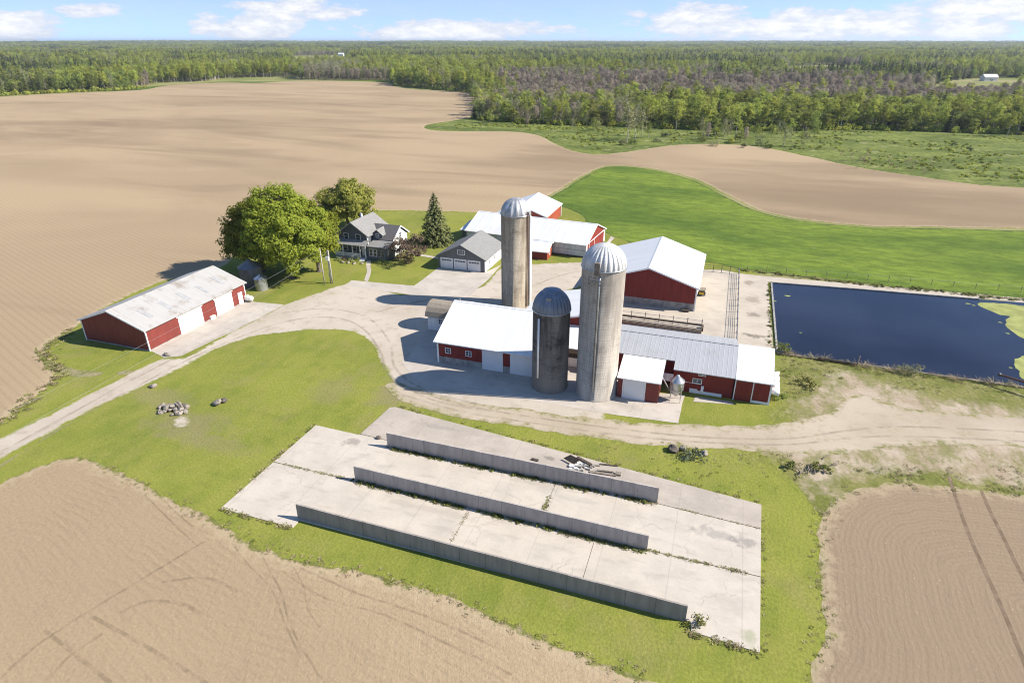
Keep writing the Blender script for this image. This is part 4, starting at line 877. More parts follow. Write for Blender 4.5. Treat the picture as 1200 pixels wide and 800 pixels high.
# --- cattle yard fittings
t = thing('feed_bunk', 'long low concrete feed bunk lying nearest the grey barn roof', 'feed bunk', (-7, 95.4, 0))
MB().box(-14.3, -.4, 95.0, 95.15, .03, .62).build('front_board', 'wood_grey', t); MB().box(-14.3, -.4, 95.75, 95.9, .03, .5).build('rear_board', 'wood_grey', t); MB().box(-14.25, -.45, 95.16, 95.74, .03, .16).build('trough_floor', 'wood_dark', t)
t = thing('feed_fence', 'post-and-plank feed fence across the cattle yard, in front of the big red barn', 'fence', (-7, 97.7, 0))
for x in [-14.2 + 2.28 * k for k in range(7)]: MB().tube([(x, 97.7, 0.03), (x, 97.7, 1.45)], .07, 6).build('post', 'wood_grey', t)
MB().box(-14.3, -.4, 97.58, 97.64, .25, .62).build('plank', 'wood_grey', t); MB().tube([(-14.3, 97.63, 1.2), (-.4, 97.63, 1.2)], .035, 6).build('rail', 'steel', t)
MB().box(-.6, -.2, 96.0, 97.6, .03, .55).build('end_board', 'wood_dark', t)
t = thing('pipe_fence', 'long pipe fence of upright bars crossing the concrete yard towards the grey barn', 'fence', (4.9, 110, 0))
for k in range(14):
    y = 88.4 + 2.95 * k; MB().tube([(4.9, y, .03), (4.9, y, 1.45)], .06, 6).build('post', 'pipe_dark', t)
for z in (.3, .55, .8, 1.05, 1.4): MB().tube([(4.9, 88.4, z), (4.9, 126.75, z)], .028, 5).build('rail', 'steel', t)
mb = MB()
for k in range(128): y = 88.55 + .3 * k; mb.tube([(4.9, y, .25), (4.9, y, 1.4)], .016, 4)
mb.build('bars', 'steel', t)
t = thing('yard_fence', 'short pipe fence closing the gap beside the far corner of the big red barn', 'fence', (1.5, 126.6, 0))
for x in (-1.9, 0, 1.6, 3.2): MB().tube([(x, 126.6, .03), (x, 126.6, 1.5)], .06, 6).build('post', 'pipe_dark', t)
for z in (.5, .9, 1.35): MB().tube([(-1.9, 126.6, z), (4.8, 126.7, z)], .03, 5).build('rail', 'pipe_dark', t)
t = thing('fence', 'low wire fence of thin posts along the pasture behind the pond', 'fence', (40, 132, 0))
rail = []
for k in range(22):
    x, y = 6.5 + 3.7 * k, 129.4 + .075 * 3.7 * k + .2 * rnd.random(); hh = 1.1 + .2 * rnd.random(); rail.append((x, y, hh - .15)); MB().tube([(x, y, 0), (x + rnd.uniform(-.06, .06), y, hh)], .05, 5).build('post', 'wood_grey', t)
MB().tube(rail, .012, 4).build('wire', 'wire', t)
x, y = G(822, 346); t = thing('feed_cart', 'small dark cart with a yellow front, beside the big red barn wall', 'cart', (x, y, 0))
MB().prism([(y - .55, .35), (y + .55, .35), (y + .65, 1.15), (y - .65, 1.15)], 'x', x - .55, x + .55).build('body', 'pipe_dark', t); MB().box(x - .45, x + .35, y - .72, y - .66, .42, .85).build('front_panel', 'yellow', t)
MB().prism([(y - .7, 1.17), (y, 1.55), (y + .7, 1.17)], 'x', x - .6, x + .6).build('cover', 'wood_grey', t)
for sx in (-.6, .6):
    mb = MB().lathe(0, 0, [(0, -.06), (.32, -.06), (.32, .06), (0, .06)], 14); mb.v = [(x + sx + z, y + a_, .35 + b_) for a_, b_, z in mb.v]; mb.build('wheel', 'dark', t)
# boom over the pond
a, b = G(1170.5, 438.5, 1.5), G(1200, 447.3, 1.5); dx, dy = b[0] - a[0], b[1] - a[1]; L = math.hypot(dx, dy); e = (a[0] + dx / L * 13, a[1] + dy / L * 13)
t = thing('boom', 'rust-brown steel boom reaching out over the right end of the pond', 'boom', (*e, 0))
MB().tube([(*a, 1.5), (*e, 1.5)], .13, 10).build('pipe', 'rust', t); MB().tube([(a[0] - .05, a[1], 1.6), (a[0] + .25, a[1] - .1, 1.4)], .2, 8).build('end_cap', 'pipe_dark', t)
for s_ in (-.8, .8): MB().tube([(e[0] - dx / L * 2 - dy / L * s_, e[1] - dy / L * 2 + dx / L * s_, 0), (e[0] - dx / L * 2, e[1] - dy / L * 2, 1.45)], .07, 6).build('leg', 'rust', t)

# --- bunker walls: precast panels in a row
def bwall(label, p0, p1, h, n, mat='wallconc'):
    a, b = Vector(p0), Vector(p1); L = (b - a).length; d = (b - a).normalized(); nn = Vector((-d.y, d.x)); mb = MB()
    t = thing('bunker_wall', label, 'wall', (a.x, a.y, 0), 'concrete bunker walls')
    for i in range(n):
        s0, s1 = L * i / n + .012, L * (i + 1) / n - .012; off = rnd.uniform(-.012, .012); hh = h + rnd.uniform(-.015, .015)
        q0, q1 = a + d * s0 + nn * off, a + d * s1 + nn * off; tk, tt = nn * .26, nn * .2
        mb = MB(); mb.add([(*q0, 0), (*q1, 0), (*(q1 + tk), 0), (*(q0 + tk), 0), (*(q0 + nn * .03), hh), (*(q1 + nn * .03), hh), (*(q1 + tt), hh), (*(q0 + tt), hh)], [(4, 5, 6, 7), (0, 1, 5, 4), (1, 2, 6, 5), (2, 3, 7, 6), (3, 0, 4, 7)]); mb.build('panel', mat, t)
    mb = MB(); tk = nn * .235; q0, q1 = a + nn * .05, b + nn * .05
    mb.add([(*q0, 0), (*q1, 0), (*(q1 + nn * .12), 0), (*(q0 + nn * .12), 0), (*q0, h - .04), (*q1, h - .04), (*(q1 + nn * .12), h - .04), (*(q0 + nn * .12), h - .04)], [(4, 5, 6, 7), (0, 1, 5, 4), (1, 2, 6, 5), (2, 3, 7, 6), (3, 0, 4, 7)]); mb.build('joint_filler', 'wood_dark', t)
bwall('nearest of the three long concrete bunker walls, its front face in shade above the lawn', G(349, 607.5), G(803, 728.5), 1.72, 15, 'wallconc_dark')
bwall('middle of the three long concrete bunker walls, between two pale slab lanes', G(416, 562.5), G(758, 645.5), 1.78, 13)
bwall('farthest of the three long concrete bunker walls, with scrap lying behind it', G(454, 523.5), G(770, 589.5), 1.9, 13)
# ---------------------------------------------------------------- foliage meshes
def mesh_np(name, V, Fq, mats, mi=None):
    me = bpy.data.meshes.new(name); nf = len(Fq)
    me.vertices.add(len(V)); me.vertices.foreach_set('co', V.astype(np.float32).ravel())
    me.loops.add(nf * 4); me.loops.foreach_set('vertex_index', Fq.astype(np.int32).ravel())
    me.polygons.add(nf); me.polygons.foreach_set('loop_start', np.arange(nf, dtype=np.int32) * 4)
    for m in mats: me.materials.append(M[m])
    if mi is not None: me.polygons.foreach_set('material_index', mi.astype(np.int32))
    me.update(calc_edges=True); me.validate(); return me
def leafquads(P, Nn, size, rng, aspect=1.0, along=None):
    """a quad at each point; along: the long axis (twigs, needles)"""
    n = len(P); Nn = Nn / np.maximum(np.linalg.norm(Nn, axis=1, keepdims=True), 1e-6)
    T = rng.normal(size=(n, 3)) if along is None else along
    T = T - (T * Nn).sum(1, keepdims=True) * Nn; T /= np.maximum(np.linalg.norm(T, axis=1, keepdims=True), 1e-6); B = np.cross(Nn, T)
    s = size * rng.uniform(.6, 1.25, (n, 1)); a, b = T * s * .5, B * s * .5 / aspect
    V = np.stack([P - a - b * .55, P + a * .15 - b, P + a + b * .4, P - a * .1 + b], 1).reshape(-1, 3)
    return V, np.arange(n * 4).reshape(-1, 4)
def crown_pts(rng, c, rad, k, per, rc, lump=.35, hollow=.55, seed=0):
    """leaf positions in clumps spread through an uneven crown; returns points and outward normals"""
    D = rng.normal(size=(k, 3)); D /= np.linalg.norm(D, axis=1, keepdims=True)
    D[:, 2] = np.where(D[:, 2] < -.75, -D[:, 2], D[:, 2])
    rr = hollow + (1 - hollow) * rng.random(k) ** .6
    lum = np.array([1 + lump * noise.noise((d[0] * 1.7 + seed, d[1] * 1.7, d[2] * 1.7)) * 1.6 for d in D])
    Cc = np.array(c) + D * np.array(rad) * (rr * lum)[:, None]
    sz = rc * rng.uniform(.6, 1.3, k)
    Q = rng.normal(size=(k, per, 3)); Q /= np.linalg.norm(Q, axis=2, keepdims=True); Q *= rng.random((k, per, 1)) ** .45
    Q[:, :, 2] *= .7
    P = Cc[:, None, :] + Q * sz[:, None, None]
    Nn = Q * .9 + D[:, None, :] * .5 + np.array([0, 0, .35]) + rng.normal(size=Q.shape) * .45
    return P.reshape(-1, 3), Nn.reshape(-1, 3), Cc
def trunk_mb(h, r, limbs, rng, spread, top=.75, lean=.3):
    mb = MB(); P = [(0, 0, 0)]
    for i in range(1, 6): P.append((lean * rng.normal() * i / 5, lean * rng.normal() * i / 5, h * top * i / 5))
    mb.tube(P, r, 8, r * .35)
    mb.tube([(0, 0, -.05), (0, 0, .5)], r * 1.5, 8, r)
    for i in range(limbs):
        b = P[2 + i % 4]; a = rng.uniform(0, 6.28); L = spread * rng.uniform(.55, 1)
        mid = (b[0] + math.cos(a) * L * .5, b[1] + math.sin(a) * L * .5, b[2] + L * .45); end = (b[0] + math.cos(a) * L, b[1] + math.sin(a) * L, b[2] + L * .8)
        mb.tube([b, mid, end], r * .42, 6, r * .1)
    return mb
def crown_mesh(name, mat, c, rad, k, per, rc, leaf, seed, **kw):
    rng = np.random.default_rng(seed); P, Nn, Cc = crown_pts(rng, c, rad, k, per, rc, seed=seed * 3.1, **kw)
    V, Fq = leafquads(P, Nn, leaf, rng, 1.25); return mesh_np(name, V, Fq, [mat])
def spruce_pts(rng, h, r, tiers, per, z0=.6):
    Ps, Ns, As = [], [], []
    for i in range(tiers):
        t = i / (tiers - 1); z = z0 + (h - z0) * t; rr = r * (1 - t) ** .78 + .15; nb = max(5, int(13 * (1 - t) + 5)); off = rng.uniform(0, 6.28)
        for j in range(nb):
            a = off + 6.283 * j / nb + rng.normal() * .15; L = rr * rng.uniform(.7, 1.12); m = max(4, int(per * (L / r) + 3))
            s = rng.random(m) ** .7; d = np.array([math.cos(a), math.sin(a)]); side = rng.normal(size=m) * .16 * L * (1.1 - s) + rng.normal(size=m) * .08
            x = d[0] * L * s - d[1] * side; y = d[1] * L * s + d[0] * side; zz = z - .32 * L * s ** 1.3 + .12 * L * s ** 3 + rng.normal(size=m) * .1
            Ps.append(np.stack([x, y, zz], 1)); Ns.append(np.stack([d[0] * .5 + rng.normal(size=m) * .4, d[1] * .5 + rng.normal(size=m) * .4, 1 + rng.normal(size=m) * .3], 1)); As.append(np.tile([d[0], d[1], -.35], (m, 1)) + rng.normal(size=(m, 3)) * .35)
    return np.concatenate(Ps), np.concatenate(Ns), np.concatenate(As)
def obj_from(name, me, parent=None):
    o = bpy.data.objects.new(name, me); C.objects.link(o)
    if parent is not None: o.parent = parent
    return o
def tree(name, label, cat, x, y, crown, trunk, bark, group=None, z=0.0):
    t = thing(name, label, cat, (x, y, z), group); LOC[t.name] = Vector((0, 0, 0))
    tr = trunk.build('trunk', bark, t); cr = obj_from('crown', crown, t); CH[t.name] = [tr, cr]; return t

# --- farmyard trees
def bigtree(label, px, py, seed, h, rad, cz, k, per, leaf, mat, rc=1.5, limbs=9, r=.42, dx=0, dy=0, name='maple_tree', **kw):
    x, y = G(px, py); rng = np.random.default_rng(seed)
    return tree(name, label, 'tree', x, y, crown_mesh('crown', mat, (dx, dy, cz), rad, k, per, rc, leaf, seed, **kw), trunk_mb(h, r, limbs, rng, rad[0] * .8, .6), 'bark')
bigtree('largest leafy tree in the clump between shed and farmhouse', 342, 326, 11, 17, (7.4, 7.2, 7.4), 9.1, 330, 190, .4, 'leaf_big', 1.6, lump=.22, hollow=.4)
bigtree('broad leafy tree at the left of the clump, overhanging the grain bins', 309, 318, 12, 14, (5.6, 6.0, 6.6), 7.4, 240, 180, .4, 'leaf_big', 1.5, lump=.25, hollow=.4)
bigtree('leafy tree at the right of the clump, nearest the house porch', 374, 318, 13, 13, (4.4, 4.8, 6.4), 8.0, 150, 170, .38, 'leaf_big', 1.3, lump=.28, hollow=.4)
bigtree('olive-green tree with thin gaps behind the farmhouse', 409, 268, 14, 12.5, (6.9, 6.5, 5.4), 5.7, 240, 130, .42, 'leaf_big2', 1.4, lump=.32, hollow=.4)
x, y = G(511, 286); rng = np.random.default_rng(5); P, Nn, A = spruce_pts(rng, 11.6, 4.2, 24, 40); V, Fq = leafquads(P, Nn, .62, rng, 2.2, A)
tree('spruce_tree', 'tall dark spruce on the lawn between farmhouse and garage', 'tree', x, y, mesh_np('crown', V, Fq, ['needle_yard']), trunk_mb(12, .2, 0, rng, 1, .95, .02), 'bark')
bigtree('low maroon-leaved ornamental tree beside the farmhouse sun room', 478, 306, 15, 5, (3.7, 3.4, 2.4), 2.9, 70, 60, .32, 'maroon', .9, 8, .14, name='ornamental_tree', lump=.5, hollow=.35)
def bush(label, x, y, r, h, n, mat, seed, leaf=.22, group=None, name='bush', k=14, z=0.0):
    rng = np.random.default_rng(seed); P, Nn, Cc = crown_pts(rng, (0, 0, h * .5), (r, r, h * .5), k, max(3, n // k), r * .42, lump=.5, hollow=.4, seed=seed)
    P[:, 2] = np.abs(P[:, 2]); V, Fq = leafquads(P, Nn, leaf, rng, 1.3)
    o = obj_from(name, mesh_np(name, V, Fq, [mat])); o.location = (x, y, z); return tag(o, label, 'bush', group)
bush('round leafy bush at the pond corner beside the white barn roof', *G(915, 413.5), 1.15, 1.7, 420, 'leaf_mid', 21)
bush('grey-green bush on the near bank halfway along the pond', *G(1064, 437), 1.5, 1.1, 420, 'leaf_grey', 22)
bush('low green shrub at the white fans of the barn end', *G(913, 466), 1.1, .9, 300, 'leaf_mid', 23)
bush('brownish weed bush growing from the slab by the nearest bunker wall end', *G(818, 730), .75, .9, 260, 'weed', 24, .16)
bush('green bush beside the brush heap on the right', *G(962, 551), .8, .8, 330, 'weed', 25)
bush('small green bush left of the brush heap on the right', *G(925, 548), .6, .8, 160, 'weed', 26)
bush('leafy shrub among weeds at the edge of the dirt yard', *G(947, 452), 1.5, 1.0, 360, 'weed', 27)
for i, (px, py, r, m) in enumerate(((397, 305, .7, 'weed_blue'), (404, 306.5, .55, 'maroon'), (411.5, 306.5, .6, 'weed_blue'), (419, 307.5, .55, 'leaf_mid'), (447, 309, 1.0, 'leaf_mid'), (455, 310, .9, 'leaf_mid'))):
    bush(('low pale garden shrub, leftmost before the porch', 'small reddish garden shrub before the porch', 'round pale garden shrub before the middle of the porch', 'green garden shrub nearest the porch steps', 'dark green shrub under the sun room windows', 'dark green shrub between sun room and ornamental tree')[i], *G(px, py), r, .9, 150, m, 40 + i, .2, name='garden_shrub')
bush('bluish-green weed mound beside the far bunker lane', *G(811, 535), 1.5, .55, 420, 'weed_blue', 29, .22, name='weed_mound')

# --- stones
def rock_mesh(seed, mat, n=2):
    import bmesh
    bm = bmesh.new(); bmesh.ops.create_icosphere(bm, subdivisions=n, radius=1)
    for v in bm.verts:
        d = 1 + .35 * noise.noise(v.co * 1.1 + Vector((seed, 0, 0))) + .15 * noise.noise(v.co * 3 + Vector((0, seed, 0)))
        v.co *= d; v.co.z *= .72
    me = bpy.data.meshes.new('stone'); bm.to_mesh(me); bm.free(); me.materials.append(M[mat]); return me
RM = [rock_mesh(s, m) for s, m in ((1, 'stone'), (2, 'stone'), (3, 'stone_d'), (4, 'stone'), (5, 'stone'))]
def rock(x, y, r, label, group=None, z=None, i=None, sq=(1, 1, 1)):
    o = obj_from('stone', RM[rnd.randrange(5) if i is None else i]); o.location = (x, y, r * .4 if z is None else z); o.scale = (r * sq[0], r * sq[1], r * sq[2])
    o.rotation_euler = (rnd.uniform(-.3, .3), rnd.uniform(-.3, .3), rnd.uniform(0, 6)); return tag(o, label, 'stone', group)
cx, cy = G(203, 480)
for k in range(44):
    a, q = rnd.uniform(0, 6.28), rnd.random() ** .6; x, y = cx + 2.2 * q * math.cos(a), cy + 1.3 * q * math.sin(a)
    rock(x, y, rnd.uniform(.2, .42), 'pale field stone lying in the heap on the lawn by the drive', 'field stones heaped on the lawn', .12 + (1 - q) * .75 * rnd.random())
mb = MB(); mb.tube([(cx + .4, cy + .6, .9), (cx + 1.5, cy + .1, .75)], .16, 8, .13); solo(mb, 'log', 'wood_grey', 'short grey log lying on top of the stone heap', 'log', (cx + .9, cy + .35, .8))
x, y = G(255, 473); rock(x, y, .8, 'large flat white boulder alone on the lawn, right of the stone heap', None, .25, 3, (1.1, .75, .55))
x, y = G(263, 471); rock(x, y, .42, 'small dark stone leaning on the large white boulder', None, .3, 2)
x, y = G(180, 453.5); rock(x, y, .45, 'small pale stone at the lower drive edge, alone', None, .2, 1)
x, y = G(176.5, 453.5); rock(x, y, .28, 'dark stone beside the small pale one at the drive edge', None, .15, 2)
x, y = G(196, 416.5); rock(x, y, .5, 'grey stone at the near corner of the shed apron', None, .2, 4, (1.2, .7, .7))
x, y = G(789, 528); rock(x, y, .62, 'grey boulder at the left end of the weed mound', None, .3, 2); x, y = G(800, 527); rock(x, y, .4, 'pale stone in the middle of the weed mound', None, .3, 0)
x, y = G(825, 533); rock(x, y, .42, 'pale stone at the right end of the weed mound', None, .3, 1)
x, y = G(444, 514); rock(x, y, .3, 'small reddish stone on the slab at the far bunker wall end', None, .2, 2)
for i, (px, py) in enumerate(((408, 308.5), (415, 309.5), (424, 309.5), (402, 308))):
    x, y = G(px, py); rock(x, y, .38, 'pale stone edging the flower bed before the porch', 'stones edging the porch bed', .15, i % 2)
# --- scrap on the far lane
def plank(label, px0, py0, px1, py1, w=.22, t=.06, z=.1, mat='wood_grey', group=None, z1=None):
    a, b = Vector(G(px0, py0)), Vector(G(px1, py1)); d = (b - a).normalized(); n = Vector((-d.y, d.x)) * w / 2; z1 = z if z1 is None else z1
    mb = MB(); mb.add([(*(a - n), z), (*(b - n), z1), (*(b + n), z1), (*(a + n), z), (*(a - n), z + t), (*(b - n), z1 + t), (*(b + n), z1 + t), (*(a + n), z + t)], [(3, 2, 1, 0), (4, 5, 6, 7), (0, 1, 5, 4), (1, 2, 6, 5), (2, 3, 7, 6), (3, 0, 4, 7)])
    solo(mb, 'plank', mat, label, 'plank', (*((a + b) / 2), .07), group)
a = [G(660.5, 537, .3), G(668.5, 533, .75), G(680, 539, .75), G(672, 543.5, .3)]
mb = MB(); zz = (.3, .75, .75, .3); mb.add([(*p, z) for p, z in zip(a, zz)] + [(*p, z + .07) for p, z in zip(a, zz)], [(3, 2, 1, 0), (4, 5, 6, 7), (0, 1, 5, 4), (1, 2, 6, 5), (2, 3, 7, 6), (3, 0, 4, 7)])
solo(mb, 'scrap_panel', 'wood_dark', 'dark square panel propped up in the scrap behind the far bunker wall', 'panel', (*a[0], .08))
plank('dark beam slanting from the propped dark panel', 676, 540, 693, 547, .35, .2, .4, 'wood_dark', None, .15)
plank('long thin dark board lying apart, farthest behind the scrap', 703, 544.5, 724, 546.8, .2, .06, .1, 'wood_dark')
plank('grey board lying between the far dark board and white rubble', 693, 545.5, 703, 546.5, .2, .06, .1)
plank('long grey board parallel to the far bunker wall top, in front of the scrap', 691, 553.5, 722, 558, .3, .1, .1, 'wood_grey')
plank('upper of two boards beside the white rubble', 699, 552.5, 719, 554.5, .22, .08, .2, 'wood_grey')
plank('short dark block at the right end of the scrap boards', 721, 556, 727.5, 557, .5, .2, .1, 'wood_grey')
plank('short dark plank alone on the slab, left of the scrap', 623, 538.5, 631, 540.5, .35, .1, .08, 'wood_dark')
for k in range(26):
    px, py = rnd.uniform(668, 696), rnd.uniform(543, 553); x, y = G(px, py); s = rnd.uniform(.12, .32)
    o = solo(MB().add([(x - s, y - s * .6, .1), (x + s, y - s * .5, .12), (x + s * .9, y + s * .6, .1), (x - s * .8, y + s * .5, .14), (x - s, y - s * .5, .12 + s * .6), (x + s * .8, y - s * .4, .1 + s * .8), (x + s * .7, y + s * .5, .14 + s * .5), (x - s * .6, y + s * .5, .12 + s * .7)], [(3, 2, 1, 0), (4, 5, 6, 7), (0, 1, 5, 4), (1, 2, 6, 5), (2, 3, 7, 6), (3, 0, 4, 7)]),
             'rubble_piece', 'block' if k % 3 else 'white', 'broken white rubble piece strewn among the scrap boards', 'rubble', (x, y, .1), 'rubble among the scrap boards')
# brush heap on the right and the fallen log on the pond bank
for k in range(16):
    x, y = G(rnd.uniform(935, 972), rnd.uniform(538, 556)); a = rnd.uniform(0, 6.28); L = rnd.uniform(.6, 1.4)
    solo(MB().tube([(x, y, .08), (x + L * math.cos(a) * .5, y + L * math.sin(a) * .5, .25 + .2 * rnd.random()), (x + L * math.cos(a), y + L * math.sin(a), .1 + .3 * rnd.random())], .07, 6, .03), 'branch', 'wood_grey', 'dead grey branch lying in the brush heap right of the lawn', 'branch', (x, y, .05), 'dead branches of the brush heap')
a, b = G(958, 421.5), G(1002, 428.5); solo(MB().tube([(*a, .3), (*b, .25)], .22, 8, .17), 'log', 'wood_dark', 'dark fallen log lying on the near bank of the pond', 'log', (*a, .1))
a = G(1004, 428); solo(MB().tube([(*a, 0), (a[0] + .1, a[1], 1.5)], .09, 6), 'post', 'wood_grey', 'leaning grey post at the right end of the fallen log', 'post', (*a, 0))
for i, (px, py) in enumerate(((1135, 177), (1117, 171))):
    x, y = G(px, py); bush(('dark lump of brush alone in the marsh meadow', 'smaller dark tuft behind the dark lump in the marsh meadow')[i], x, y, (1.6, 1.1)[i], 1.6, 200, 'bark' if False else 'needle', 60 + i, .4)

# ---------------------------------------------------------------- woods
RG = np.random.default_rng(3)
def fmesh(kind_, seed):
    """crown of one kind of woodland tree and its trunk"""
    rng = np.random.default_rng(seed)
    if kind_ == 'aspen': return crown_mesh('crown', 'leaf_light', (0, 0, 8.6), (2.7, 2.7, 6.4), 46, 24, 1.05, .5, seed, lump=.5, hollow=.35), trunk_mb(15.5, .17, 5, rng, 1.6, .9, .35), 'bark_pale'
    if kind_ == 'broad': return crown_mesh('crown', 'leaf_mid', (0, 0, 6.4), (3.6, 3.6, 5.8), 50, 26, 1.3, .55, seed, lump=.5, hollow=.4), trunk_mb(13, .2, 6, rng, 2.2, .8, .3), 'bark'
    if kind_ == 'grey': return crown_mesh('crown', 'leaf_grey', (0, 0, 7.6), (2.7, 2.7, 6.4), 44, 15, 1.2, .4, seed, lump=.6, hollow=.2), trunk_mb(14, .15, 9, rng, 2.2, .92, .4), 'bark_pale'
    if kind_ == 'conifer':
        P, Nn, A = spruce_pts(rng, 14, 2.5, 14, 9); V, Fq = leafquads(P, Nn, .95, rng, 1.8, A); return mesh_np('crown', V, Fq, ['needle']), trunk_mb(13, .16, 0, rng, 1, .95, .05), 'bark'
    if kind_ == 'bare':
        k = 620; z = 2.5 + 10 * rng.random(k); rr = 2.0 * np.sin(np.clip((z - 2) / 11.5, 0, 1) * math.pi) ** .7 * rng.random(k) ** .5 + .1; a = rng.uniform(0, 6.28, k)
        P = np.stack([rr * np.cos(a), rr * np.sin(a), z], 1); A = np.stack([np.cos(a) * .55, np.sin(a) * .55, .9 + 0 * a], 1) + rng.normal(size=(k, 3)) * .25
        V, Fq = leafquads(P, rng.normal(size=(k, 3)), 1.5, rng, 7, A); return mesh_np('crown', V, Fq, ['twig']), trunk_mb(13, .13, 6, rng, 1.6, .92, .25), 'bark'
KINDS = ['aspen', 'bare', 'broad', 'conifer', 'grey']
PROTO = {}
protos = bpy.data.collections.new('woodland_kinds')
for ki in KINDS:
    for s in range(2):
        cr, tb, bk = fmesh(ki, 70 + 7 * len(PROTO) + s); PROTO[(ki, s)] = (cr, tb, bk)
        v0 = np.array([v.co[:] for v in cr.vertices]); f0 = np.array([p.vertices[:] for p in cr.polygons])
        tv = np.array(tb.v); tq = np.array([q for q in tb.f if len(q) == 4]) + len(v0)
        me = mesh_np('tree_' + ki, np.concatenate([v0, tv]), np.concatenate([f0, tq]), [cr.materials[0].name, bk] if False else [], np.concatenate([np.zeros(len(f0)), np.ones(len(tq))]))
        me.materials.append(cr.materials[0]); me.materials.append(M[bk])
        me.polygons.foreach_set('material_index', np.concatenate([np.zeros(len(f0)), np.ones(len(tq))]).astype(np.int32)); me.update()
        o = bpy.data.objects.new('%s_kind_%s' % (ki, 'ab'[s]), me); protos.objects.link(o)
# low shrub and grass tuft kinds for the scatters
def shrub_mesh(name, mat, r, h, k, per, leaf, seed, asp=1.3):
    rng = np.random.default_rng(seed); P, Nn, _ = crown_pts(rng, (0, 0, h * .5), (r, r, h * .5), k, per, r * .45, lump=.5, hollow=.3, seed=seed); P[:, 2] = np.abs(P[:, 2]); V, Fq = leafquads(P, Nn, leaf, rng, asp); return mesh_np(name, V, Fq, [mat])
def tuft_mesh(name, mat, n, h, r, w, seed):
    rng = np.random.default_rng(seed); a = rng.uniform(0, 6.28, n); q = r * rng.random(n) ** .5; b = np.stack([q * np.cos(a), q * np.sin(a), 0 * a], 1); hh = h * rng.uniform(.5, 1.1, (n, 1))
    out = np.stack([np.cos(a), np.sin(a), 0 * a], 1); b = b + np.array([0, 0, 1]) * hh * .25
    t = b + out * h * 1.1 * rng.uniform(.4, 1.2, (n, 1)) + np.array([0, 0, 1]) * hh * .55; s = np.stack([-np.sin(a), np.cos(a), 0 * a], 1) * w
    V = np.stack([b - s, b + s, t + s * .4, t - s * .4], 1).reshape(-1, 3); return mesh_np(name, V, np.arange(4 * n).reshape(-1, 4), [mat])
low = bpy.data.collections.new('low_plant_kinds')
LOWK = ['dry_tuft', 'green_tuft', 'marsh_clump', 'reed', 'weed_clump']
for nme, me in zip(LOWK, (tuft_mesh('dry_tuft', 'straw', 26, .2, .34, .035, 1), tuft_mesh('green_tuft', 'weed', 26, .2, .3, .04, 2), shrub_mesh('marsh_clump', 'leaf_light', 1.2, .8, 10, 12, .45, 3), tuft_mesh('reed', 'straw', 16, 1.0, .25, .03, 4), shrub_mesh('weed_clump', 'weed', .4, .26, 9, 11, .15, 5))):
    low.objects.link(bpy.data.objects.new(nme, me))
def scatter(name, pts, coll):
    """pts: x, y, z, kind index, rotation, scale, height scale"""
    A = np.array(pts, float); me = bpy.data.meshes.new(name); me.vertices.add(len(A)); me.vertices.foreach_set('co', A[:, :3].astype(np.float32).ravel())
    for nm, col, ty in (('kind_index', 3, 'INT'), ('turn', 4, 'FLOAT'), ('wide', 5, 'FLOAT'), ('tall', 6, 'FLOAT')):
        at = me.attributes.new(nm, ty, 'POINT'); at.data.foreach_set('value', A[:, col].astype(np.int32 if ty == 'INT' else np.float32))
    o = bpy.data.objects.new(name, me); C.objects.link(o)
    g = bpy.data.node_groups.new(name, 'GeometryNodeTree'); g.interface.new_socket('Geometry', in_out='INPUT', socket_type='NodeSocketGeometry'); g.interface.new_socket('Geometry', in_out='OUTPUT', socket_type='NodeSocketGeometry')
    nn = g.nodes.new; L = g.links.new; gi, go, ip, ci = nn('NodeGroupInput'), nn('NodeGroupOutput'), nn('GeometryNodeInstanceOnPoints'), nn('GeometryNodeCollectionInfo')
    ci.inputs['Collection'].default_value = coll; ci.inputs['Separate Children'].default_value = True; ci.inputs['Reset Children'].default_value = True
    def at(nm, ty): n = nn('GeometryNodeInputNamedAttribute'); n.data_type = ty; n.inputs['Name'].default_value = nm; return n.outputs['Attribute']
    L(gi.outputs[0], ip.inputs['Points']); L(ci.outputs[0], ip.inputs['Instance']); ip.inputs['Pick Instance'].default_value = True; L(at('kind_index', 'INT'), ip.inputs['Instance Index'])
    cr, cs = nn('ShaderNodeCombineXYZ'), nn('ShaderNodeCombineXYZ'); L(at('turn', 'FLOAT'), cr.inputs[2]); L(cr.outputs[0], ip.inputs['Rotation'])
    for i, k in ((0, 'wide'), (1, 'wide'), (2, 'tall')): L(at(k, 'FLOAT'), cs.inputs[i])
    L(cs.outputs[0], ip.inputs['Scale']); L(ip.outputs[0], go.inputs[0])
    o.modifiers.new('scatter', 'NODES').node_group = g; return kind(o, 'stuff')

EDGE = [(-700, 150), (-400, 130), (-100, 114.5), (0, 112), (60, 109), (130, 106), (168, 103), (182, 98), (290, 94.5), (345, 94), (455, 95), (462, 100), (520, 105.5), (550, 107.5), (557, 120), (560, 139), (600, 143), (650, 146), (700, 147), (750, 149), (790, 150), (830, 152), (880, 152.5), (940, 153), (1000, 151), (1060, 153), (1120, 155), (1200, 158), (1350, 162), (1900, 170)]
ex, ey = [p[0] for p in EDGE], [p[1] for p in EDGE]
CLEAR = [[(905, 93), (925, 79), (960, 76), (1010, 78), (1020, 92)], [(335, 79), (345, 66), (405, 65), (415, 79)], [(620, 73), (640, 69), (690, 68.5), (700, 74)], [(150, 79), (165, 74), (210, 73), (225, 79)], [(1085, 110), (1100, 97), (1135, 92.5), (1175, 91.5), (1300, 92), (1300, 108), (1200, 111), (1130, 112)], [(915, 84.5), (925, 79), (960, 77), (1000, 80), (1000, 85)], [(335, 71), (345, 66), (400, 65.5), (410, 70)], [(1000, 92), (985, 86), (1040, 83), (1090, 86), (1090, 91)], [(240, 97), (262, 92), (340, 90), (350, 93), (345, 96.5)]]
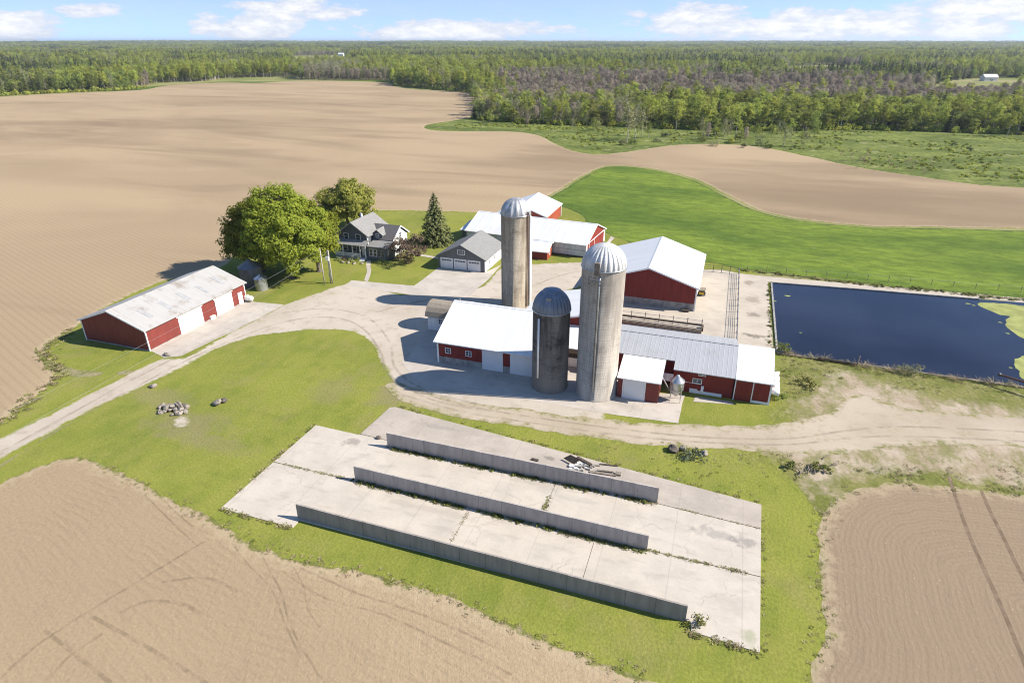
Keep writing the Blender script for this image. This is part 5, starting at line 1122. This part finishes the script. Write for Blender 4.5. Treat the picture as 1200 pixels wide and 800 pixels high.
ppx = lambda x, y: PX(x, y)
def kind_at(x, y, px, py, rn):
    n1 = noise.noise((x / 90, y / 90, 1.1)); n2 = noise.noise((x / 230, y / 230, 7.7)); n3 = noise.noise((x / 35, y / 35, 3.3))
    bs = min(py - 95 - (px - 700) * .016 - 5 * n1, 124 + (px - 700) * .018 + 5 * n3 + (8 if px < 720 else 0) - py, 134 - py, (px - 590) / 5)
    if rn < .5 + bs / 7 and bs > -4: return 'bare' if (rn * 37) % 1 < .9 else ('grey' if (rn * 91) % 1 < .7 else 'aspen')
    if 560 < px < 745 and py > 118: return ('grey', 'bare', 'aspen', 'grey', 'broad')[int(rn * 5)] if rn < .9 else 'aspen'
    if py > 116 and px > 730: return 'aspen' if rn < .62 else ('broad' if rn < .86 else ('conifer' if rn < .93 else 'grey'))
    if n2 + .6 * n1 > .2: return 'conifer' if rn < .75 else 'broad'
    if n1 - .5 * n2 > .28: return 'grey' if rn < .5 else 'bare'
    if n2 < -.12: return 'aspen' if rn < .72 else 'broad'
    return ('broad', 'aspen', 'broad', 'grey', 'conifer', 'broad')[int(rn * 6)]
LAB = {'aspen': 'light green slender tree with pale trunk', 'broad': 'mid-green bushy tree', 'grey': 'sparse grey-green tree with thin pale stems', 'conifer': 'dark green conifer', 'bare': 'bare purplish-grey tree'}
first = {}
def woodtree(ki, x, y, where, group, s, tall):
    v = rnd.randrange(2); key = (ki, v)
    nm = {'aspen': 'aspen_tree', 'broad': 'broadleaf_tree', 'grey': 'willow_tree', 'conifer': 'conifer_tree', 'bare': 'bare_tree'}[ki]
    lab = LAB[ki] + where
    if key not in first:
        cr, tb, bk = PROTO[key]; t = tree(nm, lab, 'tree', x, y, cr, tb, bk, group); first[key] = t
    else: t = copy_tree(first[key], (x, y, 0), 0, None, lab); t['group'] = group
    t.rotation_euler = (0, 0, rnd.uniform(0, 6.28)); t.scale = (s, s, tall); t['group'] = group + ', ' + nm.replace('_tree', 's'); return t
def front(poly, spacing, rows, depth, where, group, hs, kf=None):
    W = [Vector(G(*p)) for p in poly]; acc = []
    for a, b in zip(W, W[1:]):
        L = (b - a).length; d = (b - a).normalized(); nn = Vector((-d.y, d.x)); k = 0
        while k * spacing < L:
            for r in range(rows):
                p = a + d * min(L, (k + rnd.uniform(-.45, .45) + .5 * (r % 2)) * spacing) + nn * (r * depth + rnd.uniform(-.4, .5) * depth)
                acc.append(p)
            k += 1
    for p in acc:
        px, py = ppx(p.x, p.y); ki = kf(px, py, rnd.random()) if kf else kind_at(p.x, p.y, px, py, rnd.random()); woodtree(ki, p.x, p.y, where, group, rnd.uniform(.8, 1.25), hs * rnd.uniform(.62, 1.32))
    return len(acc)
na = front(EDGE[15:27] + [(1290, 160)], 5.2, 2, 4.5, ' in the front rows of the right-hand wood', 'trees at the front of the right-hand wood', .74)
nb = front([(462, 100.5), (520, 105.5), (552, 108)], 6, 1, 5, ' along the field edge before the middle wood', 'trees at the front of the middle wood', .98, lambda px, py, r: 'broad' if r < .45 else ('grey' if r < .8 else 'aspen'))
nc = front([(-30, 113), (0, 112), (60, 109), (130, 106), (168, 103)], 6.5, 1, 6, ' along the field edge before the left wood', 'trees at the front of the left wood', .95, lambda px, py, r: 'broad' if r < .5 else ('aspen' if r < .75 else ('grey' if r < .9 else 'conifer')))
# a few that stand apart
for ki, px, py, s, h, lab in (('grey', 735, 166, 1.5, 1.25, 'sparse grey-green willow standing alone in the marsh, left stem'), ('grey', 744, 164, 1.5, 1.15, 'sparse grey-green willow standing alone in the marsh, right stem'), ('grey', 752, 160, 1.2, 1.0, 'small sparse willow just behind the lone marsh willow'), ('broad', 562, 139, 1.15, .9, 'rounded dark bushy tree at the field corner of the right-hand wood'),
    ('bare', 574, 139, 1.3, .9, 'bare rounded tree beside the dark bushy tree at the field corner'), ('aspen', 658, 146, .8, 1.25, 'lone pale-trunked tree standing before the right-hand wood'), ('aspen', 687, 145, .9, .9, 'light green leaning tree before the right-hand wood'), ('aspen', 862, 160, 1.0, .95, 'light green tree standing forward at the marsh edge'), ('grey', 848, 163, 1.0, .75, 'sparse tree beside the light green one at the marsh edge'), ('grey', 918, 172, 1.0, .7, 'sparse sapling clump at the field margin by the marsh'), ('aspen', 792, 152, .85, 1.0, 'slim light tree before dark firs of the right-hand wood'),
    ('aspen', 1180, 160, .9, .75, 'low light green tree at the right end of the meadow edge')):
    woodtree(ki, *G(px, py), '', 'x', s, h)
    o = [q for q in C.objects if q.get('group', '').startswith('x, ')][-1]; o['label'] = lab; del o['group']
for k in range(34):
    px = rnd.choice([rnd.uniform(735, 960), rnd.uniform(560, 760), rnd.uniform(800, 930)]); py = np.interp(px, ex, ey) + rnd.uniform(2, 20) * (.45 if px < 735 else 1)
    if px > 690 and py > np.interp(px, [690, 735, 800, 880, 950], [176, 174, 166, 168, 180]): continue
    ki = rnd.choice(['grey', 'grey', 'aspen', 'broad', 'bare']); woodtree(ki, *G(px, py), ' scattered at the ragged marsh edge before the wood', 'young trees at the marsh edge', rnd.uniform(.45, .8), rnd.uniform(.3, .62))
# shrubs and saplings in the marsh meadow
for i, (px, py, r, h, m) in enumerate(((838, 171, 3.0, 2.6, 'leaf_grey'), (780, 160, 2.2, 1.5, 'needle'), (823, 166, 2.6, 2.2, 'leaf_mid'), (890, 171, 2.6, 3.2, 'leaf_grey'), (900, 174, 2.0, 2.2, 'leaf_mid'), (730, 170, 2.6, 2.0, 'leaf_grey'), (770, 166, 1.8, 1.3, 'leaf_grey'), (856, 168, 2.2, 2.2, 'leaf_light'), (741, 169, 2.2, 1.8, 'leaf_mid'), (872, 173, 1.4, 1.6, 'leaf_grey'))):
    x, y = G(px, py); bush(('broad grey-green shrub at the soil edge of the marsh', 'low dark shrub left in the marsh', 'mid-green shrub behind the broad grey one in the marsh', 'tall grey shrub at the field margin', 'small green shrub right of the tall grey one', 'grey shrub under the lone willow', 'low grey shrub right of the lone willow', 'yellow-green shrub at the marsh edge', 'green shrub at the foot of the lone willow', 'narrow grey shrub between two wider ones at the field margin')[i], x, y, r, h, 420, m, 100 + i, .42, name='marsh_shrub')
sap = shrub_mesh('sapling', 'straw', .8, 3.2, 14, 9, .3, 9, 3)
for k in range(34):
    t = rnd.random(); px = 975 + 110 * t + rnd.uniform(-10, 10); py = 186 + 20 * t + rnd.uniform(-10, 6); x, y = G(px, py)
    o = obj_from('sapling', sap); o.location = (x, y, 0); o.rotation_euler = (0, 0, rnd.uniform(0, 6)); q = rnd.uniform(.6, 1.25); o.scale = (q, q, q * rnd.uniform(.7, 1.2)); tag(o, 'pale thin sapling on the marsh side of the field margin', 'sapling', 'pale saplings along the field margin')

# the woods behind the front rows
pts = []; HD = (-SA, CA); ki_i = {k: i for i, k in enumerate(KINDS)}
r = 300.0
while r < 9200:
    s = max(5.6, r / 165); nseg = int(r * 1.9 / s)
    for j in range(nseg):
        t = YAW + math.pi / 2 + (j / nseg - .5) * 1.9 + rnd.uniform(-.5, .5) * s / r; rr = r + rnd.uniform(-.5, .5) * s; x, y = rr * math.cos(t), rr * math.sin(t)
        px, py = ppx(x, y)
        if not -260 < px < 1460: continue
        lim = np.interp(px, ex, ey)
        if py > lim - (2.6 if px > 556 else .4): continue
        if any(inside(np.array([[px, py]]), c)[0] for c in CLEAR if abs(px - c[0][0]) < 260 and abs(py - c[0][1]) < 26): continue
        if noise.noise((x / 300, y / 300, 21)) > .52 and r > 1200: continue
        ki = kind_at(x, y, px, py, rnd.random())
        w = max(1, s / 5.6 * .8) * rnd.uniform(.85, 1.3); h = min(w, 1.25) * rnd.uniform(.75, 1.15) * (.85 if ki == 'bare' else 1) * (1 + .25 * noise.noise((x / 60, y / 60, 5)))
        if px > 556 and py > 108: h *= .72
        pts.append((x, y, terr(x, y), ki_i[ki] * 2 + rnd.randrange(2), rnd.uniform(0, 6.28), w, h))
    r += s * .95
scatter('forest', pts, protos); print('forest', len(pts), 'front', na, nb, nc)
# far houses
def farhouse(label, px, py, w, d, h, roof, wall, rz=0.0):
    x, y = G(px, py); t = thing('house', label, 'house', (x, y, terr(x, y)), rotz=rz); LOC[t.name] = Vector((0, 0, 0))
    gable(t, -w / 2, w / 2, -d / 2, d / 2, 'x', h, h + d * .33, wall, roof); window(t, '-y', -d / 2, -1.5, -.3, 1.2, 2.4); panel('-y', -d / 2, .6, 1.7, 0, 2.2).build('door', 'wood_dark', t)
farhouse('white-roofed house in the far clearing behind the right-hand wood', 1158, 95, 15, 9, 4.2, 'white_roof_x', 'white_sid', .3)
farhouse('small white building far off in the woods above the middle field edge', 400, 66, 16, 9, 6, 'white_roof_x', 'white_sid', .2)

# low plants: weeds at walls, joints and margins, the marsh clumps, reeds by the pond
lp = []
def along(a, b, n, side, kinds, s=(.6, 1.2), spread=.12):
    a, b = Vector(a), Vector(b)
    for k in range(n):
        t = rnd.random(); p = a.lerp(b, t); q = rnd.uniform(*s)
        if noise.noise((p.x * .35, p.y * .35, 8)) < -.12 and rnd.random() < .75: continue
        lp.append((p.x + rnd.gauss(0, spread), p.y + rnd.gauss(0, spread) + side, .03, rnd.choice(kinds), rnd.uniform(0, 6), q, q))
W2, W3 = (G(416, 562.5), G(758, 645.5)), (G(454, 523.5), G(770, 589.5))
along(*W2, 420, -.2, [0, 1, 1, 1, 1, 4], (.5, 1.0)); along(*W3, 520, -.2, [0, 1, 1, 1, 4], (.5, 1.0))
along((-42, 45.16), (-33, 45.15), 60, 0, [0, 1], (.3, .7), .03); along((-2.2, 45), (7.6, 44.95), 90, 0, [0, 1], (.3, .7), .03); along((-2, 51.75), (7.7, 51.25), 60, 0, [0, 1], (.3, .6), .03); along((-12.6, 45.3), (-12.6, 51.8), 60, 0, [0, 1, 1], (.3, .8), .05); along((-19.6, 39), (-19.6, 45), 24, 0, [0, 1], (.3, .6), .03)
along((-43.3, 37.2), (-43.2, 52.9), 60, 0, [0, 1], (.4, .8)); along((7.7, 37.2), (7.95, 54.8), 70, 0, [0, 1, 1], (.2, .5)); along((-35.5, 59.9), (7.8, 55.1), 160, .2, [0, 1, 1], (.3, .7)); along((-43, 37), (-35, 36.95), 60, 0, [0, 1], (.4, .8)); along((2.2, 37.1), (7.4, 36.9), 60, 0, [0, 1], (.4, .8))
def poly_px(P, n, kinds, s, dens=None, zz=.02):
    A = [G(*p) for p in P]; xs, ys = [p[0] for p in A], [p[1] for p in A]; c = 0; tries = 0
    while c < n and tries < n * 8:
        tries += 1; x, y = rnd.uniform(min(xs), max(xs)), rnd.uniform(min(ys), max(ys))
        if not inside(np.array([[x, y]]), A)[0]: continue
        if dens and noise.noise((x * dens, y * dens, 2)) < -.02: continue
        q = rnd.uniform(*s); lp.append((x, y, zz, rnd.choice(kinds), rnd.uniform(0, 6), q, q)); c += 1
def band_px(P, n, kinds, s, w):
    A = [Vector(G(*p)) for p in P]; Ls = [(b - a).length for a, b in zip(A, A[1:])]
    for (a, b), L in zip(zip(A, A[1:]), Ls):
        for k in range(int(n * L / sum(Ls))): p = a.lerp(b, rnd.random()); q = rnd.uniform(*s); lp.append((p.x + rnd.gauss(0, w), p.y + rnd.gauss(0, w), .02, rnd.choice(kinds), rnd.uniform(0, 6), q, q))
poly_px([(905, 530), (950, 530), (1000, 545), (1200, 545), (1200, 585), (1050, 572), (985, 585), (965, 612), (950, 590)], 160, [0, 0, 1], (.3, .7), .25)
poly_px([(905, 420), (960, 418), (1200, 455), (1200, 475), (1060, 458), (960, 440), (930, 470), (905, 470)], 200, [0, 0, 1, 1], (.3, .8), .2)
poly_px([(690, 505), (800, 522), (930, 530), (905, 545), (892, 590), (800, 563), (700, 535)], 60, [0, 1, 1], (.3, .5), .25)
band_px([(120, 545), (190, 580), (262, 617), (350, 656), (420, 669), (500, 690), (640, 750), (760, 796)], 260, [0, 0, 1], (.2, .55), .4)
band_px([(948, 795), (967, 742), (961, 645), (965, 605), (985, 583)], 110, [0, 0, 0, 1], (.2, .5), .5)
band_px([(0, 498), (52, 456), (72, 440), (52, 410), (85, 386)], 200, [0, 0, 1], (.6, 1.2), .6)
band_px([(905, 413), (960, 421), (1060, 437), (1200, 454)], 240, [0, 3, 1, 1], (.4, 1.0), .3)
band_px([(902, 333), (903, 408)], 90, [1, 4, 0], (.4, .9), .2)
band_px([(866, 316), (1000, 332), (1200, 352)], 260, [0, 1, 4], (.6, 1.3), .5)
poly_px([(510, 151), (560, 142), (700, 149), (830, 154), (1000, 154), (1200, 161), (1200, 216), (1060, 202), (950, 181), (880, 169), (800, 167), (700, 177), (655, 166), (600, 152)], 1600, [2, 2, 4, 0], (.25, .8), .04)
scatter('weeds', lp, low)
lp = []
band_px([(560, 139.5)] + EDGE[16:27] + [(1300, 160)], 420, [2], (.8, 2.2), 2.2); band_px([(462, 100.5), (520, 106), (552, 108.5)], 60, [2], (1.0, 2.4), 2); band_px([(-40, 113.5), (0, 112.4), (60, 109.4), (130, 106.4), (168, 103.4)], 170, [2], (1.0, 2.6), 2)
scatter('undergrowth', [(a[0], a[1], 0, a[3], a[4], a[5], a[6] * rnd.uniform(.8, 1.8)) for a in lp], low)

# ---------------------------------------------------------------- air, sky and sun
SUN_EL, SUN_D = R(37.5), (.98, .2)
sun = bpy.data.lights.new('sun', 'SUN'); so = bpy.data.objects.new('sun', sun); C.objects.link(so); sun.energy = 4.6; sun.angle = R(.53); sun.color = (1, .93, .83)
so.rotation_euler = Vector((-SUN_D[0] * math.cos(SUN_EL), -SUN_D[1] * math.cos(SUN_EL), -math.sin(SUN_EL))).to_track_quat('-Z', 'Y').to_euler(); so.location = (60, 10, 80)
w = bpy.data.worlds.new('World'); S.world = w; w.use_nodes = True; T = w.node_tree; T.nodes.clear()
class WN(N):
    def __init__(s): s.t = T; s._o = None
n = WN()
sky = n.new('ShaderNodeTexSky'); sky.sky_type = 'NISHITA'; sky.sun_disc = False; sky.sun_elevation = SUN_EL; sky.sun_rotation = math.atan2(SUN_D[0], SUN_D[1]); sky.air_density = 1.0; sky.dust_density = .0; sky.ozone_density = 3.2
tc = n.new('ShaderNodeTexCoord'); d = n.sep(tc.outputs['Generated']); n.put(sky.inputs['Vector'], n.comb(d[0], d[1], n.op('ADD', n.op('MULTIPLY', d[2], 2.2), .19))) if 'Vector' in sky.inputs else None
fx = n.op('ADD', n.op('MULTIPLY', d[0], CA), n.op('MULTIPLY', d[1], SA)); fy = n.op('SUBTRACT', n.op('MULTIPLY', d[1], CA), n.op('MULTIPLY', d[0], SA))
az = n.op('ARCTAN2', fx, fy); el = n.op('ARCSINE', d[2])
nv = n.comb(n.op('MULTIPLY', az, 9), n.op('MULTIPLY', el, 26), 0.0); nz = n.noise(1.6, 8, nv, .6, .4); nz2 = n.noise(4.5, 6, nv, .65)
wob = n.op('ADD', n.op('MULTIPLY', n.op('SUBTRACT', nz, .5), 3.0), n.op('MULTIPLY', n.op('SUBTRACT', nz2, .5), 1.3)); tot = None
def azel(px, py):
    X, Y, Z = px - 600, F * CP - (py - 400) * SP, -CP * (py - HY); return math.atan2(X, Y), math.atan2(Z, math.hypot(X, Y))
for px, py, rx, ry in ((5, 30, 52, 17), (106, 13, 30, 8), (290, 32, 62, 17), (345, 12, 75, 15), (545, 37, 150, 14), (820, 22, 85, 17), (985, 32, 260, 19), (1120, 14, 130, 14), (1330, 10, 200, 26), (-250, 20, 170, 30), (600, -60, 300, 22), (1000, -90, 300, 30)):
    a, e = azel(px, py); q = n.op('DIVIDE', n.op('SUBTRACT', az, a), rx / 733); v = n.op('DIVIDE', n.op('SUBTRACT', el, e), ry / 733)
    b = n.op('SUBTRACT', 1.0, n.op('ADD', n.op('MULTIPLY', q, q), n.op('MULTIPLY', v, v))); tot = b if tot is None else n.op('MAXIMUM', tot, b)
fac = n.mr(n.op('ADD', tot, wob), .0, .75); shade = n.mr(n.op('ADD', n.op('MULTIPLY', n.op('ADD', tot, wob), .5), n.op('MULTIPLY', nz2, .6)), .45, 1.15)
ccol = n.mix(shade, (.66, .70, .80), (1.0, .985, .97))
b1, b2, mx, out = n.new('ShaderNodeBackground'), n.new('ShaderNodeBackground'), n.new('ShaderNodeMixShader'), n.new('ShaderNodeOutputWorld')
T.links.new(sky.outputs[0], b1.inputs[0]); b1.inputs[1].default_value = .13; T.links.new(ccol, b2.inputs[0]); b2.inputs[1].default_value = .55
n.put(mx.inputs[0], n.op('MAXIMUM', n.op('MULTIPLY', fac, .95), n.op('MULTIPLY', n.op('ADD', n.op('MULTIPLY', nz, .3), .2), n.mr(el, .06, .22, 1, 0)))); T.links.new(b1.outputs[0], mx.inputs[1]); T.links.new(b2.outputs[0], mx.inputs[2]); T.links.new(mx.outputs[0], out.inputs['Surface'])
HAZE = True
if HAZE:
    m = bpy.data.materials.new('haze_air'); m.use_nodes = True; t = m.node_tree; t.nodes.clear(); o = t.nodes.new('ShaderNodeOutputMaterial'); v = t.nodes.new('ShaderNodeVolumePrincipled')
    v.inputs['Color'].default_value = (.72, .82, .95, 1); v.inputs['Density'].default_value = 7e-5; v.inputs['Anisotropy'].default_value = .2; t.links.new(v.outputs[0], o.inputs['Volume'])
    M['haze'] = m; kind(MB().box(-17500, 17500, -17500, 17500, -6, 70).build('haze', 'haze'), 'stuff')
S.view_settings.view_transform = 'Standard'; S.view_settings.look = 'None'; S.view_settings.gamma = 1; S.view_settings.use_curve_mapping = False; S.view_settings.exposure = 1.05
S.render.engine = 'CYCLES'; S.cycles.max_bounces = 6; S.cycles.diffuse_bounces = 3; S.cycles.glossy_bounces = 2; S.cycles.transmission_bounces = 3; S.cycles.transparent_max_bounces = 6; S.cycles.volume_bounces = 0
S.cycles.use_denoising = True; S.cycles.filter_width = 1.1
